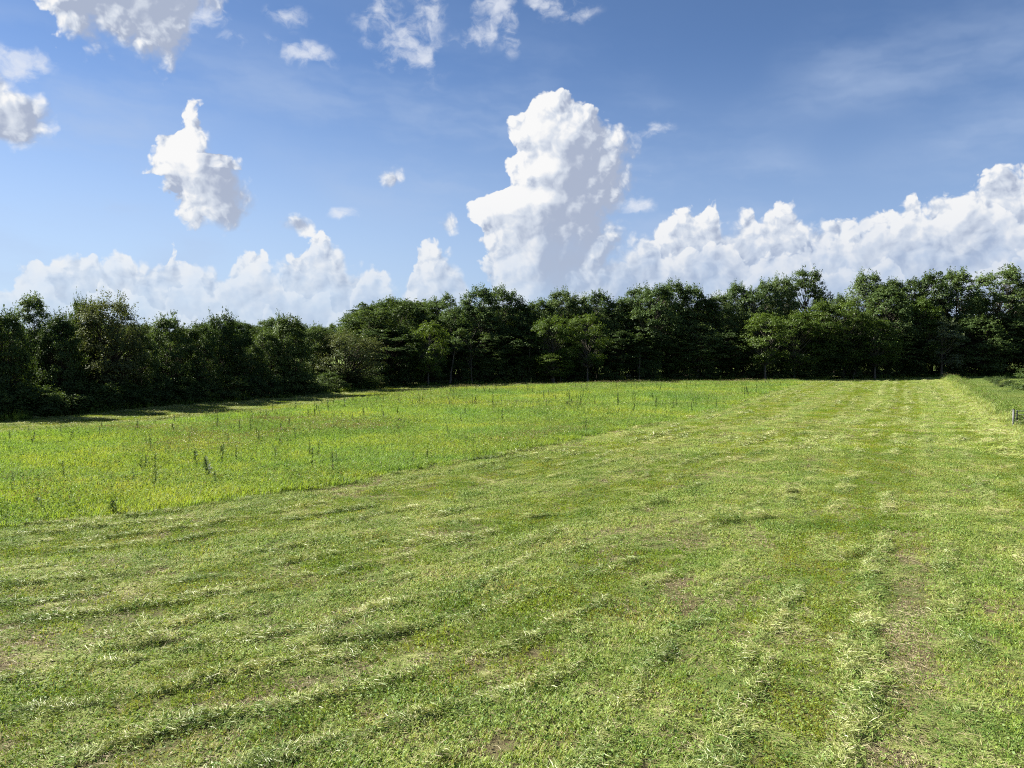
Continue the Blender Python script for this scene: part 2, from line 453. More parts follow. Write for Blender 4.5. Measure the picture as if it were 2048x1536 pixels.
# ------------------------------------------------------------------ ground sheet
def build_ground():
    xs = np.unique(np.concatenate([np.linspace(-60, 90, 151), np.linspace(-4000, -60, 14), np.linspace(90, 4000, 14)]))
    ys = np.unique(np.concatenate([np.linspace(-20, 160, 181), np.linspace(-400, -20, 5), np.geomspace(160, 6000, 14)]))
    X, Y = np.meshgrid(xs, ys)
    Z = ground_z(X, Y)
    far = np.clip((np.hypot(X, Y - 40) - 200) / 200, 0, 1)
    Z = Z * (1 - far)
    V = np.stack([X.ravel(), Y.ravel(), Z.ravel()], 1)
    nx, ny = len(xs), len(ys)
    i = (np.arange(ny - 1)[:, None] * nx + np.arange(nx - 1)[None, :]).ravel()
    Q = np.stack([i, i + 1, i + nx + 1, i + nx], 1)
    o = new_obj("ground", make_mesh("ground", V, quads=Q, mats=[M_SOIL], smooth=True))
    tag(o, "wide grassy field ground running back to the wood", "ground", kind="structure")
build_ground()

# ------------------------------------------------------------------ blades and tufts
def blades(rng, root, h, w, yaw, lean, curl=0.6):
    """upright blades in two bent segments: quad + tip; arrays in, (V, quads, tris) out"""
    n = len(h)
    ca, sa_ = np.cos(yaw), np.sin(yaw)
    D = np.stack([ca, sa_, np.zeros(n)], 1); P = np.stack([-sa_, ca, np.zeros(n)], 1)
    up = np.array([0, 0, 1.0])
    a1, a2 = lean, lean * (1 + curl) + curl * 0.4
    mid = root + (D * np.sin(a1)[:, None] + up * np.cos(a1)[:, None]) * (h * 0.55)[:, None]
    tip = mid + (D * np.sin(a2)[:, None] + up * np.cos(a2)[:, None]) * (h * 0.45)[:, None]
    hw = (P * (w * 0.5)[:, None])
    V = np.stack([root - hw, root + hw, mid + hw * 0.85, mid - hw * 0.85, tip], 1).reshape(-1, 3)
    b = np.arange(n) * 5
    return V, np.stack([b, b + 1, b + 2, b + 3], 1), np.stack([b + 3, b + 2, b + 4], 1)

def lying(rng, pos, L, w, yaw, tilt, curl):
    """cut blades lying about: two bent segments"""
    n = len(L)
    def dirv(y, t): return np.stack([np.cos(y) * np.cos(t), np.sin(y) * np.cos(t), np.sin(t)], 1)
    d1, d2 = dirv(yaw, tilt), dirv(yaw + curl, tilt - np.abs(curl) * 0.35)
    p1 = pos + d1 * (L * 0.5)[:, None]; p2 = p1 + d2 * (L * 0.5)[:, None]
    roll = rng.uniform(-0.9, 0.9, n)
    s1 = np.stack([-np.sin(yaw) * np.cos(roll), np.cos(yaw) * np.cos(roll), np.sin(roll)], 1) * (w * 0.5)[:, None]
    V = np.stack([pos - s1 * 0.6, pos + s1 * 0.6, p1 + s1, p1 - s1, p2], 1).reshape(-1, 3)
    b = np.arange(n) * 5
    return V, np.stack([b, b + 1, b + 2, b + 3], 1), np.stack([b + 3, b + 2, b + 4], 1)

def leaf_quads(P, D, Nn, L, W):
    """rhombic leaves: base P, direction D, normal Nn"""
    Sd = np.cross(D, Nn); Sd /= np.linalg.norm(Sd, axis=1)[:, None] + 1e-9
    a = P; b = P + D * (L * 0.45)[:, None] + Sd * (W * 0.5)[:, None] + Nn * (W * 0.12)[:, None]
    c_ = P + D * L[:, None]; d = P + D * (L * 0.45)[:, None] - Sd * (W * 0.5)[:, None] + Nn * (W * 0.12)[:, None]
    V = np.stack([a, b, c_, d], 1).reshape(-1, 3)
    k = np.arange(len(P)) * 4
    return V, np.stack([k, k + 1, k + 2, k + 3], 1)

class Bag:
    """gathers faces with material slots for one mesh"""
    def __init__(s): s.V, s.Q, s.T, s.mq, s.mt, s.n = [], [], [], [], [], 0
    def add(s, V, Q=None, T=None, m=0):
        if Q is not None and len(Q): s.Q.append(np.asarray(Q) + s.n); s.mq.append(np.full(len(Q), m))
        if T is not None and len(T): s.T.append(np.asarray(T) + s.n); s.mt.append(np.full(len(T), m))
        s.V.append(V); s.n += len(V)
    def mesh(s, name, mats, smooth=False):
        Q = np.concatenate(s.Q) if s.Q else None; T = np.concatenate(s.T) if s.T else None
        mi = np.concatenate(s.mq + s.mt)
        return make_mesh(name, np.concatenate(s.V), Q, T, mats, mi, smooth)

def unit(v): return v / (np.linalg.norm(v, axis=1)[:, None] + 1e-9)
def rand_dirs(rng, n): return unit(rng.normal(size=(n, 3)))

def tuft_stubble(seed, size, n, hmin, hmax, w, mat, forbs=0, straw=0, clump=5, comb=False):
    rng = np.random.default_rng(seed); B = Bag()
    k = max(1, n // clump)
    cx, cy = rng.uniform(-size / 2, size / 2, k), rng.uniform(-size / 2, size / 2, k)
    pick = rng.integers(0, k, n)
    x = cx[pick] + rng.normal(0, 0.022, n); y = cy[pick] + rng.normal(0, 0.022, n)
    hh = (rng.uniform(0.6, 1.15, k)[pick]) * rng.uniform(hmin, hmax, n)
    root = np.stack([x, y, np.full(n, -0.01)], 1)
    yw = rng.normal(0, 0.75, n) if comb else rng.uniform(0, 6.28, n)      # combed over by the mower, or every way
    B.add(*blades(rng, root, hh, w * rng.uniform(0.7, 1.3, n), yw, np.abs(rng.normal(0.62 if comb else 0.25, 0.28, n)), 0.9), m=0)
    if forbs:
        P = np.stack([rng.uniform(-size / 2, size / 2, forbs), rng.uniform(-size / 2, size / 2, forbs), rng.uniform(0.01, hmax * 0.7, forbs)], 1)
        D = rand_dirs(rng, forbs); D[:, 2] = np.abs(D[:, 2]) * 0.4
        B.add(*leaf_quads(P, unit(D), unit(np.stack([rng.normal(0, .7, forbs), rng.normal(0, .7, forbs), np.ones(forbs)], 1)), rng.uniform(0.02, 0.055, forbs), rng.uniform(0.012, 0.032, forbs)), m=1)
    if straw:
        P = np.stack([rng.uniform(-size / 2, size / 2, straw), rng.uniform(-size / 2, size / 2, straw), rng.uniform(0.0, 0.03, straw)], 1)
        B.add(*lying(rng, P, rng.uniform(0.05, 0.16, straw), np.full(straw, w * 0.8), rng.uniform(0, 6.28, straw), rng.normal(0.03, 0.08, straw), rng.normal(0, 0.4, straw)), m=2)
    return B.mesh("grass_tuft", [mat, M_FORB, M_STRAW])

def tuft_cut(seed, size, n, Lmin, Lmax, w, heap, mat, forbs=0, straw=0, align=0.9):
    rng = np.random.default_rng(seed); B = Bag()
    sx, sy = size * 0.32, size * 0.085
    x, y = rng.normal(0, sx, n), rng.normal(0, sy, n)
    top = heap * np.exp(-0.5 * ((x / sx) ** 2 + (y / sy) ** 2)) * (0.25 + 1.5 * vnoise(x, y, 0.16, seed))
    z = 0.008 + top * rng.uniform(0.15, 1.0, n) ** 0.6
    yaw0 = vnoise(x, y, 0.22, seed + 7) * 6.28 * align
    yaw = yaw0 + rng.normal(0, 0.55, n)
    B.add(*lying(rng, np.stack([x, y, z], 1), rng.uniform(Lmin, Lmax, n), w * rng.uniform(0.7, 1.4, n), yaw, rng.normal(0.05, 0.22, n), rng.normal(0, 0.5, n)), m=0)
    for cnt, m, lo, hi in ((forbs, 1, 0.03, 0.075),):
        if cnt:
            P = np.stack([rng.normal(0, sx, cnt), rng.normal(0, sy, cnt), rng.uniform(0.01, heap, cnt)], 1)
            D = rand_dirs(rng, cnt); D[:, 2] *= 0.4
            Nn = unit(np.stack([rng.normal(0, .6, cnt), rng.normal(0, .6, cnt), np.ones(cnt)], 1))
            L = rng.uniform(lo, hi, cnt)
            B.add(*leaf_quads(P, unit(D), Nn, L, L * rng.uniform(0.35, 0.6, cnt)), m=m)
    if straw:
        P = np.stack([rng.normal(0, sx, straw), rng.normal(0, sy, straw), heap * rng.uniform(0.5, 1.1, straw)], 1)
        B.add(*lying(rng, P, rng.uniform(Lmin * 1.2, Lmax * 1.3, straw), np.full(straw, w * 1.0), rng.uniform(0, 6.28, straw), rng.normal(0.1, 0.2, straw), rng.normal(0, 0.3, straw)), m=2)
    return B.mesh("grass_swath", [mat, M_FORB, M_STRAW])

def tuft_meadow(seed, size, n, hmin, hmax, w, mat, forbs=0, seeds=0):
    rng = np.random.default_rng(seed); B = Bag()
    k = max(1, n // 14)
    cx, cy = rng.uniform(-size / 2, size / 2, k), rng.uniform(-size / 2, size / 2, k)
    pick = rng.integers(0, k, n)
    x = cx[pick] + rng.normal(0, 0.05, n); y = cy[pick] + rng.normal(0, 0.05, n)
    hh = rng.uniform(0.65, 1.1, k)[pick] * rng.uniform(hmin, hmax, n)
    root = np.stack([x, y, np.full(n, -0.02)], 1)
    B.add(*blades(rng, root, hh, w * rng.uniform(0.7, 1.3, n), rng.uniform(0, 6.28, n), np.abs(rng.normal(0.28, 0.22, n)), 1.2), m=0)
    if forbs:
        kk = 9
        fx, fy = rng.uniform(-size / 2, size / 2, kk), rng.uniform(-size / 2, size / 2, kk); p = rng.integers(0, kk, forbs)
        P = np.stack([fx[p] + rng.normal(0, 0.045, forbs), fy[p] + rng.normal(0, 0.045, forbs), rng.uniform(0.08, hmax * 0.95, forbs)], 1)
        D = rand_dirs(rng, forbs); D[:, 2] = D[:, 2] * 0.4 + 0.2
        L = rng.uniform(0.05, 0.11, forbs)
        B.add(*leaf_quads(P, unit(D), unit(np.stack([rng.normal(0, .5, forbs), rng.normal(0, .5, forbs), np.ones(forbs)], 1)), L, L * 0.4), m=1)
    if seeds:
        P = np.stack([rng.uniform(-size / 2, size / 2, seeds), rng.uniform(-size / 2, size / 2, seeds), hmax * rng.uniform(0.85, 1.15, seeds)], 1)
        D = unit(np.stack([rng.normal(0, .5, seeds), rng.normal(0, .5, seeds), np.ones(seeds) * 0.8], 1))
        B.add(*leaf_quads(P, D, rand_dirs(rng, seeds), rng.uniform(0.05, 0.10, seeds), np.full(seeds, 0.022)), m=2)
    return B.mesh("meadow_tuft", [mat, M_FORB, M_SEED])

def scatter(name, label, protos, x, y, idx, yaw, scl, z_off=None, category="grass", tilt=None):
    """one object of kind stuff that sets tufts on the ground points"""
    coll = bpy.data.collections.new(name + "_tufts")
    for i, me in enumerate(protos):
        coll.objects.link(bpy.data.objects.new("%s_tuft_%02d" % (name, i), me))
    n = len(x)
    z = ground_z(x, y) + (0 if z_off is None else z_off)
    me = bpy.data.meshes.new(name)
    me.vertices.add(n); me.vertices.foreach_set("co", np.stack([x, y, z], 1).astype(np.float32).ravel())
    rot = np.zeros((n, 3)); rot[:, 2] = yaw
    if tilt is not None: rot[:, :2] = tilt
    for nm, ty, arr in (("rot", 'FLOAT_VECTOR', rot), ("scl", 'FLOAT_VECTOR', scl)):
        a = me.attributes.new(nm, ty, 'POINT'); a.data.foreach_set("vector", np.asarray(arr, np.float32).ravel())
    a = me.attributes.new("idx", 'INT', 'POINT'); a.data.foreach_set("value", np.asarray(idx, np.int32))
    o = new_obj(name, me)
    ng = bpy.data.node_groups.new(name + "_scatter", 'GeometryNodeTree')
    ng.interface.new_socket("Geometry", in_out='INPUT', socket_type='NodeSocketGeometry')
    ng.interface.new_socket("Geometry", in_out='OUTPUT', socket_type='NodeSocketGeometry')
    N = ng.nodes; L = ng.links
    gi, go = N.new('NodeGroupInput'), N.new('NodeGroupOutput')
    ci_ = N.new('GeometryNodeCollectionInfo'); ci_.inputs['Collection'].default_value = coll
    ci_.inputs['Separate Children'].default_value = True; ci_.inputs['Reset Children'].default_value = True
    ip = N.new('GeometryNodeInstanceOnPoints'); ip.inputs['Pick Instance'].default_value = True
    def attr(nm, ty):
        a_ = N.new('GeometryNodeInputNamedAttribute'); a_.data_type = ty; a_.inputs['Name'].default_value = nm
        return a_.outputs[0]
    e2r = N.new('FunctionNodeEulerToRotation')
    L.new(attr("rot", 'FLOAT_VECTOR'), e2r.inputs[0]); L.new(e2r.outputs[0], ip.inputs['Rotation'])
    L.new(attr("scl", 'FLOAT_VECTOR'), ip.inputs['Scale']); L.new(attr("idx", 'INT'), ip.inputs['Instance Index'])
    L.new(gi.outputs[0], ip.inputs['Points']); L.new(ci_.outputs[0], ip.inputs['Instance']); L.new(ip.outputs[0], go.inputs[0])
    md = o.modifiers.new("scatter", 'NODES'); md.node_group = ng
    tag(o, label, category, kind="stuff")
    return o

def field_points(step_, y0, y1, seed, margin=8.0):
    """jittered points over the strip of field that can be seen, and a few steps beside it"""
    rng = np.random.default_rng(seed)
    half = 0.70 * y1 + margin
    gx, gy = np.meshgrid(np.arange(-half, half, step_), np.arange(y0, y1, step_))
    x = gx.ravel() + rng.uniform(-.5, .5, gx.size) * step_; y = gy.ravel() + rng.uniform(-.5, .5, gx.size) * step_
    k = np.abs(x) < 0.70 * y + margin
    return x[k], y[k], rng

def regions(x, y):
    dF = line_dist(FENCE, x, y)                # positive: pasture side
    dT = line_dist(FOOT, x, y)                 # negative: beyond the foot of the wood
    mead = inside(MEADOW, x, y)
    wood = dT < 0
    return mead, dF, wood

ROW = 1.30
def swath(x, y):
    """distance across the mower's passes: they follow the fence, then the edge of the uncut meadow"""
    dF = -line_dist(FENCE, x, y); dM = line_dist(NEAR, x, y)
    return np.where(dF < 9.5, dF, dM + 0.35) + (vnoise(x, y, 9.0, 21) - 0.5) * 0.3, dF, dM

def run_angle(x, y, e=0.4):
    """direction of the mower at a point, and the slope across it"""
    dF = -line_dist(FENCE, x, y)
    def f(a, b): return np.where(dF < 9.5, -line_dist(FENCE, a, b), line_dist(NEAR, a, b))
    gx = (f(x + e, y) - f(x - e, y)) / (2 * e); gy = (f(x, y + e) - f(x, y - e)) / (2 * e)
    return np.arctan2(gx, -gy), gx, gy

def bareness(x, y):
    d, dF, dM = swath(x, y)
    b = np.clip((vnoise(x, y, 1.3, 31) * 0.55 + vnoise(x, y, 0.45, 33) * 0.45 - 0.535) * 4.5, 0, 1)
    strip = np.clip(1 - np.abs(dF - TRACK + (vnoise(x, y, 2.0, 37) - .5) * .35) / 0.60 , 0, 0.5) * 2 * np.clip((19 - y) / 6, 0, 1)
    return np.clip(b + strip * 1.5, 0, 1)
TRACK = -float(line_dist(FENCE, np.array([on_ground(1805, 1420)[0]]), np.array([on_ground(1805, 1420)[1]]))[0])

def build_field():
    # ---- near mown grass
    P_near = [tuft_stubble(100 + i, 0.75, 760, 0.045, 0.14, 0.0065, M_STUB, forbs=(90, 170, 120, 60, 230)[i], straw=(34, 20, 50, 26, 20)[i], clump=13, comb=True) for i in range(5)]
    P_far = [tuft_stubble(120 + i, 1.7, 1500, 0.06, 0.14, 0.014, M_STUB, forbs=140, straw=60, clump=8, comb=True) for i in range(4)]
    C_near = [tuft_cut(140 + i, 1.15, 900, 0.05, 0.19, 0.0050, 0.066, M_CUT, forbs=(60, 150, 100)[i % 3], straw=(10, 4, 22)[i % 3]) for i in range(6)]
    C_far = [tuft_cut(160 + i, 2.4, 900, 0.08, 0.24, 0.012, 0.10, M_CUT, forbs=110, straw=12) for i in range(4)]
    T_near = [tuft_stubble(190 + i, 0.8, 150, 0.03, 0.09, 0.006, M_STUB, forbs=40, straw=230, clump=10) for i in range(3)]
    T_far = [tuft_stubble(195 + i, 1.8, 500, 0.04, 0.09, 0.013, M_STUB, forbs=60, straw=260, clump=10) for i in range(2)]
    out = {"s": [], "c": [], "t": []}
    for (st, y0, y1, lod, seed) in ((0.46, 5.0, 34.0, 0, 1), (1.05, 34.0, 145.0, 1, 2)):
        x, y, rng = field_points(st, y0, y1, seed)
        mead, dF, wood = regions(x, y)
        ok = ~mead & (dF < 0.3) & ~wood
        x, y = x[ok], y[ok]
        bare = bareness(x, y)
        keep = rng.uniform(0, 1, len(x)) > bare * 0.95
        a, b = x[keep], y[keep]
        n = len(a); hs = rng.uniform(0.7, 1.15, n) * (0.75 + 0.5 * vnoise(a, b, 2.2, 41))
        run = run_angle(a, b)[0] + np.where(np.floor(swath(a, b)[0] / (2 * ROW)) % 2 > 0, math.pi, 0.0) + rng.normal(0, 0.45, n)
        out["s"].append((a, b, rng.integers(0, 5 if lod == 0 else 4, n) + (0 if lod == 0 else 5), run, np.stack([np.ones(n), np.ones(n), hs], 1)))
        a, b = x[~keep], y[~keep]; n = len(a)
        out["t"].append((a, b, rng.integers(0, 3 if lod == 0 else 2, n) + (0 if lod == 0 else 3), rng.uniform(0, 6.28, n), np.ones((n, 3))))
        # cut grass: drawn together into rows along the passes, and a little loose everywhere
        x, y, rng = field_points(st * 1.02, y0, y1, seed + 10)
        run, gx, gy = run_angle(x, y)
        d = swath(x, y)[0]
        off = ((d / ROW) % 1.0 - 0.5) * ROW
        loose = rng.uniform(0, 1, len(x)) < 0.26
        off = np.where(loose, 0, off + rng.normal(0, 0.09, len(x)))
        x, y = x - gx * off, y - gy * off
        pres = np.clip(0.02 + 1.3 * vnoise(x, y, 1.6, 23) + 0.6 * (vnoise(x, y, 6.0, 24) - 0.5), 0, 1)
        mead, dF, wood = regions(x, y)
        ok = ~mead & (dF < 0.0) & ~wood & (loose | (rng.uniform(0, 1, len(x)) < pres * (0.55 if lod == 0 else 0.75)))
        a, b, rr, run, lo_ = x[ok], y[ok], pres[ok], run[ok], loose[ok]
        n = len(a)
        yaw = np.where(lo_, rng.uniform(0, 6.28, n), run + rng.normal(0, 0.16, n))
        hz = np.where(lo_, 0.35, 0.35 + 0.85 * rr) * rng.uniform(0.6, 1.35, n)
        sxy = rng.uniform(0.7, 1.1, n)
        out["c"].append((a, b, rng.integers(0, 6 if lod == 0 else 4, n) + (0 if lod == 0 else 6), yaw, np.stack([sxy, sxy, hz], 1)))
    def cat(k): return [np.concatenate([o[i] for o in out[k]]) for i in range(5)]
    x, y, i, yw, sc = cat("s")
    scatter("stubble_grass", "short yellow-green stubble of the mown field", P_near + P_far, x, y, i, yw, sc)
    x, y, i, yw, sc = cat("c")
    scatter("cut_grass", "pale cut grass lying in rows across the mown field", C_near + C_far, x, y, i, yw, sc, z_off=0.015)
    x, y, i, yw, sc = cat("t")
    scatter("brown_thatch", "brown dry thatch showing through thin spots of the mown field", T_near + T_far, x, y, i, yw, sc, category="thatch")
    # ---- pale headland strip beside the pasture
    E = [tuft_cut(180 + i, 1.9, 700, 0.12, 0.34, 0.014, 0.12, M_EDGE, straw=14) for i in range(3)] + [tuft_stubble(185 + i, 1.3, 900, 0.08, 0.20, 0.012, M_EDGE) for i in range(2)]
    x, y, rng = field_points(0.75, 22.0, 142.0, 61)
    mead, dF, wood = regions(x, y)
    ok = (dF < 0.2) & (dF > -1.9 + (vnoise(x, y, 4.0, 62) - .5) * 1.0) & ~wood & (rng.uniform(0, 1, len(x)) < np.clip((y - 26) / 14, 0, 1))
    x, y = x[ok], y[ok]; n = len(x); s_ = rng.uniform(0.8, 1.2, n)
    scatter("headland_grass", "bright pale strip of cut grass along the pasture fence", E, x, y, rng.integers(0, 5, n), rng.uniform(0, 6.28, n), np.stack([s_, s_, s_], 1), z_off=0.02)
    # ---- uncut meadow
    Mp = [tuft_meadow(200 + i, 1.1, 620, 0.16, 0.40, 0.010, M_MEAD, forbs=(40, 150, 40, 90)[i], seeds=(0, 6, 40, 8)[i]) for i in range(4)]
    Mf = [tuft_meadow(210 + i, 1.8, 900, 0.16, 0.40, 0.017, M_MEAD, forbs=(40, 180, 60)[i], seeds=(0, 8, 22)[i]) for i in range(3)]
    xs, ys, ii, yy, ss = [], [], [], [], []
    for (st, y0, y1, k0, k1, seed) in ((0.62, 14.0, 50.0, 0, 4, 71), (0.95, 50.0, 125.0, 4, 7, 72)):
        x, y, rng = field_points(st, y0, y1, seed, 6.0)
        jx, jy = x + (vnoise(x, y, 1.6, 73) - .5) * 0.7, y + (vnoise(x, y, 1.6, 74) - .5) * 0.7
        ok = inside(MEADOW, jx, jy)
        x, y = x[ok], y[ok]; n = len(x)
        edge = np.abs(line_dist(NEAR, x, y))
        hs = (0.62 + 0.75 * vnoise(x, y, 4.5, 75)) * rng.uniform(0.8, 1.15, n)
        xs.append(x); ys.append(y); yy.append(rng.uniform(0, 6.28, n)); ss.append(np.stack([np.ones(n), np.ones(n), hs], 1))
        kind = vnoise(x, y, 6.0, 76) * 0.75 + rng.uniform(0, 0.25, n)
        pick = np.where(kind > 0.64, 2, np.where(kind > 0.5, 1, np.where(kind > 0.42, 3 if k1 == 4 else 1, 0)))
        ii.append(pick + k0)
    scatter("meadow_grass", "tall bright green uncut grass in the middle of the field", Mp + Mf, *(np.concatenate(v) for v in (xs, ys, ii, yy, ss)))
    # ---- pasture beyond the fence, and the green beyond the hedgerow
    Pp = [tuft_stubble(230 + i, 1.8, 1300, 0.05, 0.11, 0.016, M_PAST, forbs=40, clump=3) for i in range(3)]
    x, y, rng = field_points(0.95, 2.0, 150.0, 81, 24.0)
    mead, dF, wood = regions(x, y)
    ok = (dF > 0.2) & ~wood
    x, y = x[ok], y[ok]; n = len(x); s_ = rng.uniform(0.7, 1.1, n)
    scatter("pasture_grass", "even short green pasture grass beyond the fence line", Pp, x, y, rng.integers(0, 3, n), rng.uniform(0, 6.28, n), np.stack([np.ones(n), np.ones(n), s_], 1))
    # ---- long grass and brambles where field and wood meet
    Gp = [tuft_meadow(250 + i, 1.3, 320, 0.30, 0.75, 0.022, (M_MEAD, M_FORB)[i % 2], forbs=(120, 260)[i % 2]) for i in range(4)]
    x, y, rng = field_points(0.8, 40.0, 150.0, 95, 10.0)
    dT = line_dist(FOOT, x, y) + (vnoise(x, y, 3.0, 96) - .5) * 1.6
    ok = (dT < 0.5) & (dT > -2.2)
    x, y = x[ok], y[ok]; n = len(x)
    hs = rng.uniform(0.5, 1.2, n) * (0.4 + 1.1 * vnoise(x, y, 4.0, 97))
    scatter("edge_undergrowth", "dim long grass and brambles along the foot of the trees", Gp, x, y, rng.integers(0, 4, n), rng.uniform(0, 6.28, n), np.stack([np.ones(n), np.ones(n), hs], 1), category="undergrowth")
    # ---- rank growth along the fence
    Fp = [tuft_meadow(240 + i, 0.8, 300, 0.35, 0.85, 0.014, (M_MEAD, M_FORB, M_EDGE)[i], forbs=(90, 200, 40)[i], seeds=(4, 0, 8)[i]) for i in range(3)]
    t_ = np.linspace(0, 1, 1)
    x, y, rng = field_points(0.45, 8.0, 143.0, 91, 9.0)
    dF = line_dist(FENCE, x, y) + (vnoise(x, y, 2.5, 92) - .5) * 0.8
    wood = line_dist(FOOT, x, y) < 0
    ok = (dF > -0.1) & (dF < 1.25) & ~wood
    x, y, dF = x[ok], y[ok], dF[ok]; n = len(x)
    hs = rng.uniform(0.55, 1.15, n) * (0.6 + 0.8 * vnoise(x, y, 3.0, 93))
    pick = np.where(dF < 0.35, 2, np.where(rng.uniform(0, 1, n) < 0.6, 1, 0))
    scatter("fence_weeds", "rank tall grass and weeds growing along the pasture fence", Fp, x, y, pick, rng.uniform(0, 6.28, n), np.stack([np.ones(n), np.ones(n), hs], 1), category="weeds")
build_field()

# ------------------------------------------------------------------ trees
def bark_material(name, c0, c1):
    m, t = mat_new(name)
    co = t.nodes.new('ShaderNodeTexCoord'); mp = t.nodes.new('ShaderNodeMapping'); mp.inputs['Scale'].default_value = (6, 6, 1.2)
    t.links.new(co.outputs['Object'], mp.inputs[0])
    n1 = noise(S(mp.outputs[0]), 2.0, 5.0, 0.65, dim='3D')
    c_ = mixc(step(n1, 0.32, 0.68), c0, c1)
    bp = t.nodes.new('ShaderNodeBump'); bp.inputs['Strength'].default_value = 0.7; bp.inputs['Distance'].default_value = 0.04
    t.links.new(n1.s, bp.inputs['Height'])
    p = t.nodes.new('ShaderNodeBsdfPrincipled'); p.inputs['Roughness'].default_value = 0.9
    p.inputs['Specular IOR Level'].default_value = 0.15
    t.links.new(c_.s, p.inputs['Base Color']); t.links.new(bp.outputs[0], p.inputs['Normal'])
    o = t.nodes.new('ShaderNodeOutputMaterial'); t.links.new(p.outputs[0], o.inputs[0])
    return m

B_DARK = bark_material("dark_bark", (0.025, 0.020, 0.015), (0.056, 0.046, 0.036))
B_PALE = bark_material("pale_bark", (0.060, 0.054, 0.044), (0.128, 0.116, 0.096))

def leafmat(name, lo, mid, hi, hue=0.35, transl=0.34):
    return plant_material(name, [(0.12, lo), (0.5, mid), (0.9, hi)], patch=(0.16, 0.9), transl=transl, gloss=0.014, rough=0.5, island=0.55, hue_obj=hue, patch_gain=0.55)
L_DARK = leafmat("oak_leaves", (0.024, 0.046, 0.013), (0.040, 0.068, 0.018), (0.061, 0.092, 0.024))
L_MID = leafmat("poplar_leaves", (0.037, 0.068, 0.022), (0.062, 0.100, 0.033), (0.094, 0.135, 0.045))
L_YEL = leafmat("locust_leaves", (0.035, 0.066, 0.011), (0.059, 0.097, 0.015), (0.083, 0.125, 0.022), transl=0.42)
L_OLV = leafmat("willow_leaves", (0.046, 0.062, 0.023), (0.071, 0.090, 0.034), (0.103, 0.120, 0.051))
L_PALE = leafmat("silver_leaves", (0.061, 0.088, 0.037), (0.099, 0.132, 0.064), (0.176, 0.204, 0.127))
L_BUSH = leafmat("bush_leaves", (0.029, 0.053, 0.014), (0.046, 0.077, 0.022), (0.070, 0.106, 0.029))

def tube(pts, rad, sides=6):
    """tapered tube along points"""
    pts = np.asarray(pts, float); n = len(pts)
    tg = np.gradient(pts, axis=0); tg = unit(tg)
    ref = np.where(np.abs(tg[:, 2:3]) < 0.9, np.array([[0, 0, 1.0]]), np.array([[1.0, 0, 0]]))
    a = unit(np.cross(tg, ref)); b = np.cross(tg, a)
    ang = np.linspace(0, 2 * math.pi, sides, endpoint=False)
    ring = (np.cos(ang)[None, :, None] * a[:, None, :] + np.sin(ang)[None, :, None] * b[:, None, :]) * np.asarray(rad)[:, None, None]
    V = (pts[:, None, :] + ring).reshape(-1, 3)
    i, j = np.meshgrid(np.arange(n - 1), np.arange(sides), indexing='ij')
    i, j = i.ravel(), j.ravel(); j2 = (j + 1) % sides
    Q = np.stack([i * sides + j, i * sides + j2, (i + 1) * sides + j2, (i + 1) * sides + j], 1)
    return V, Q

ENV = {   # crown half-width (0..1) over crown height (0..1)
    'round':  [(0, .45), (.15, .85), (.35, 1.0), (.6, 1.0), (.8, .86), (.93, .60), (1, .30)],
    'upright': [(0, .45), (.15, .85), (.4, 1.0), (.65, .95), (.85, .70), (1, .32)],
    'layered': [(0, .45), (.2, .85), (.5, 1.0), (.75, .92), (.9, .60), (1, .22)],
    'bush':   [(0, .85), (.2, 1.0), (.5, 1.0), (.75, .86), (.92, .60), (1, .30)],
    'column': [(0, .6), (.2, .9), (.5, 1.0), (.8, .75), (1, .12)],
}

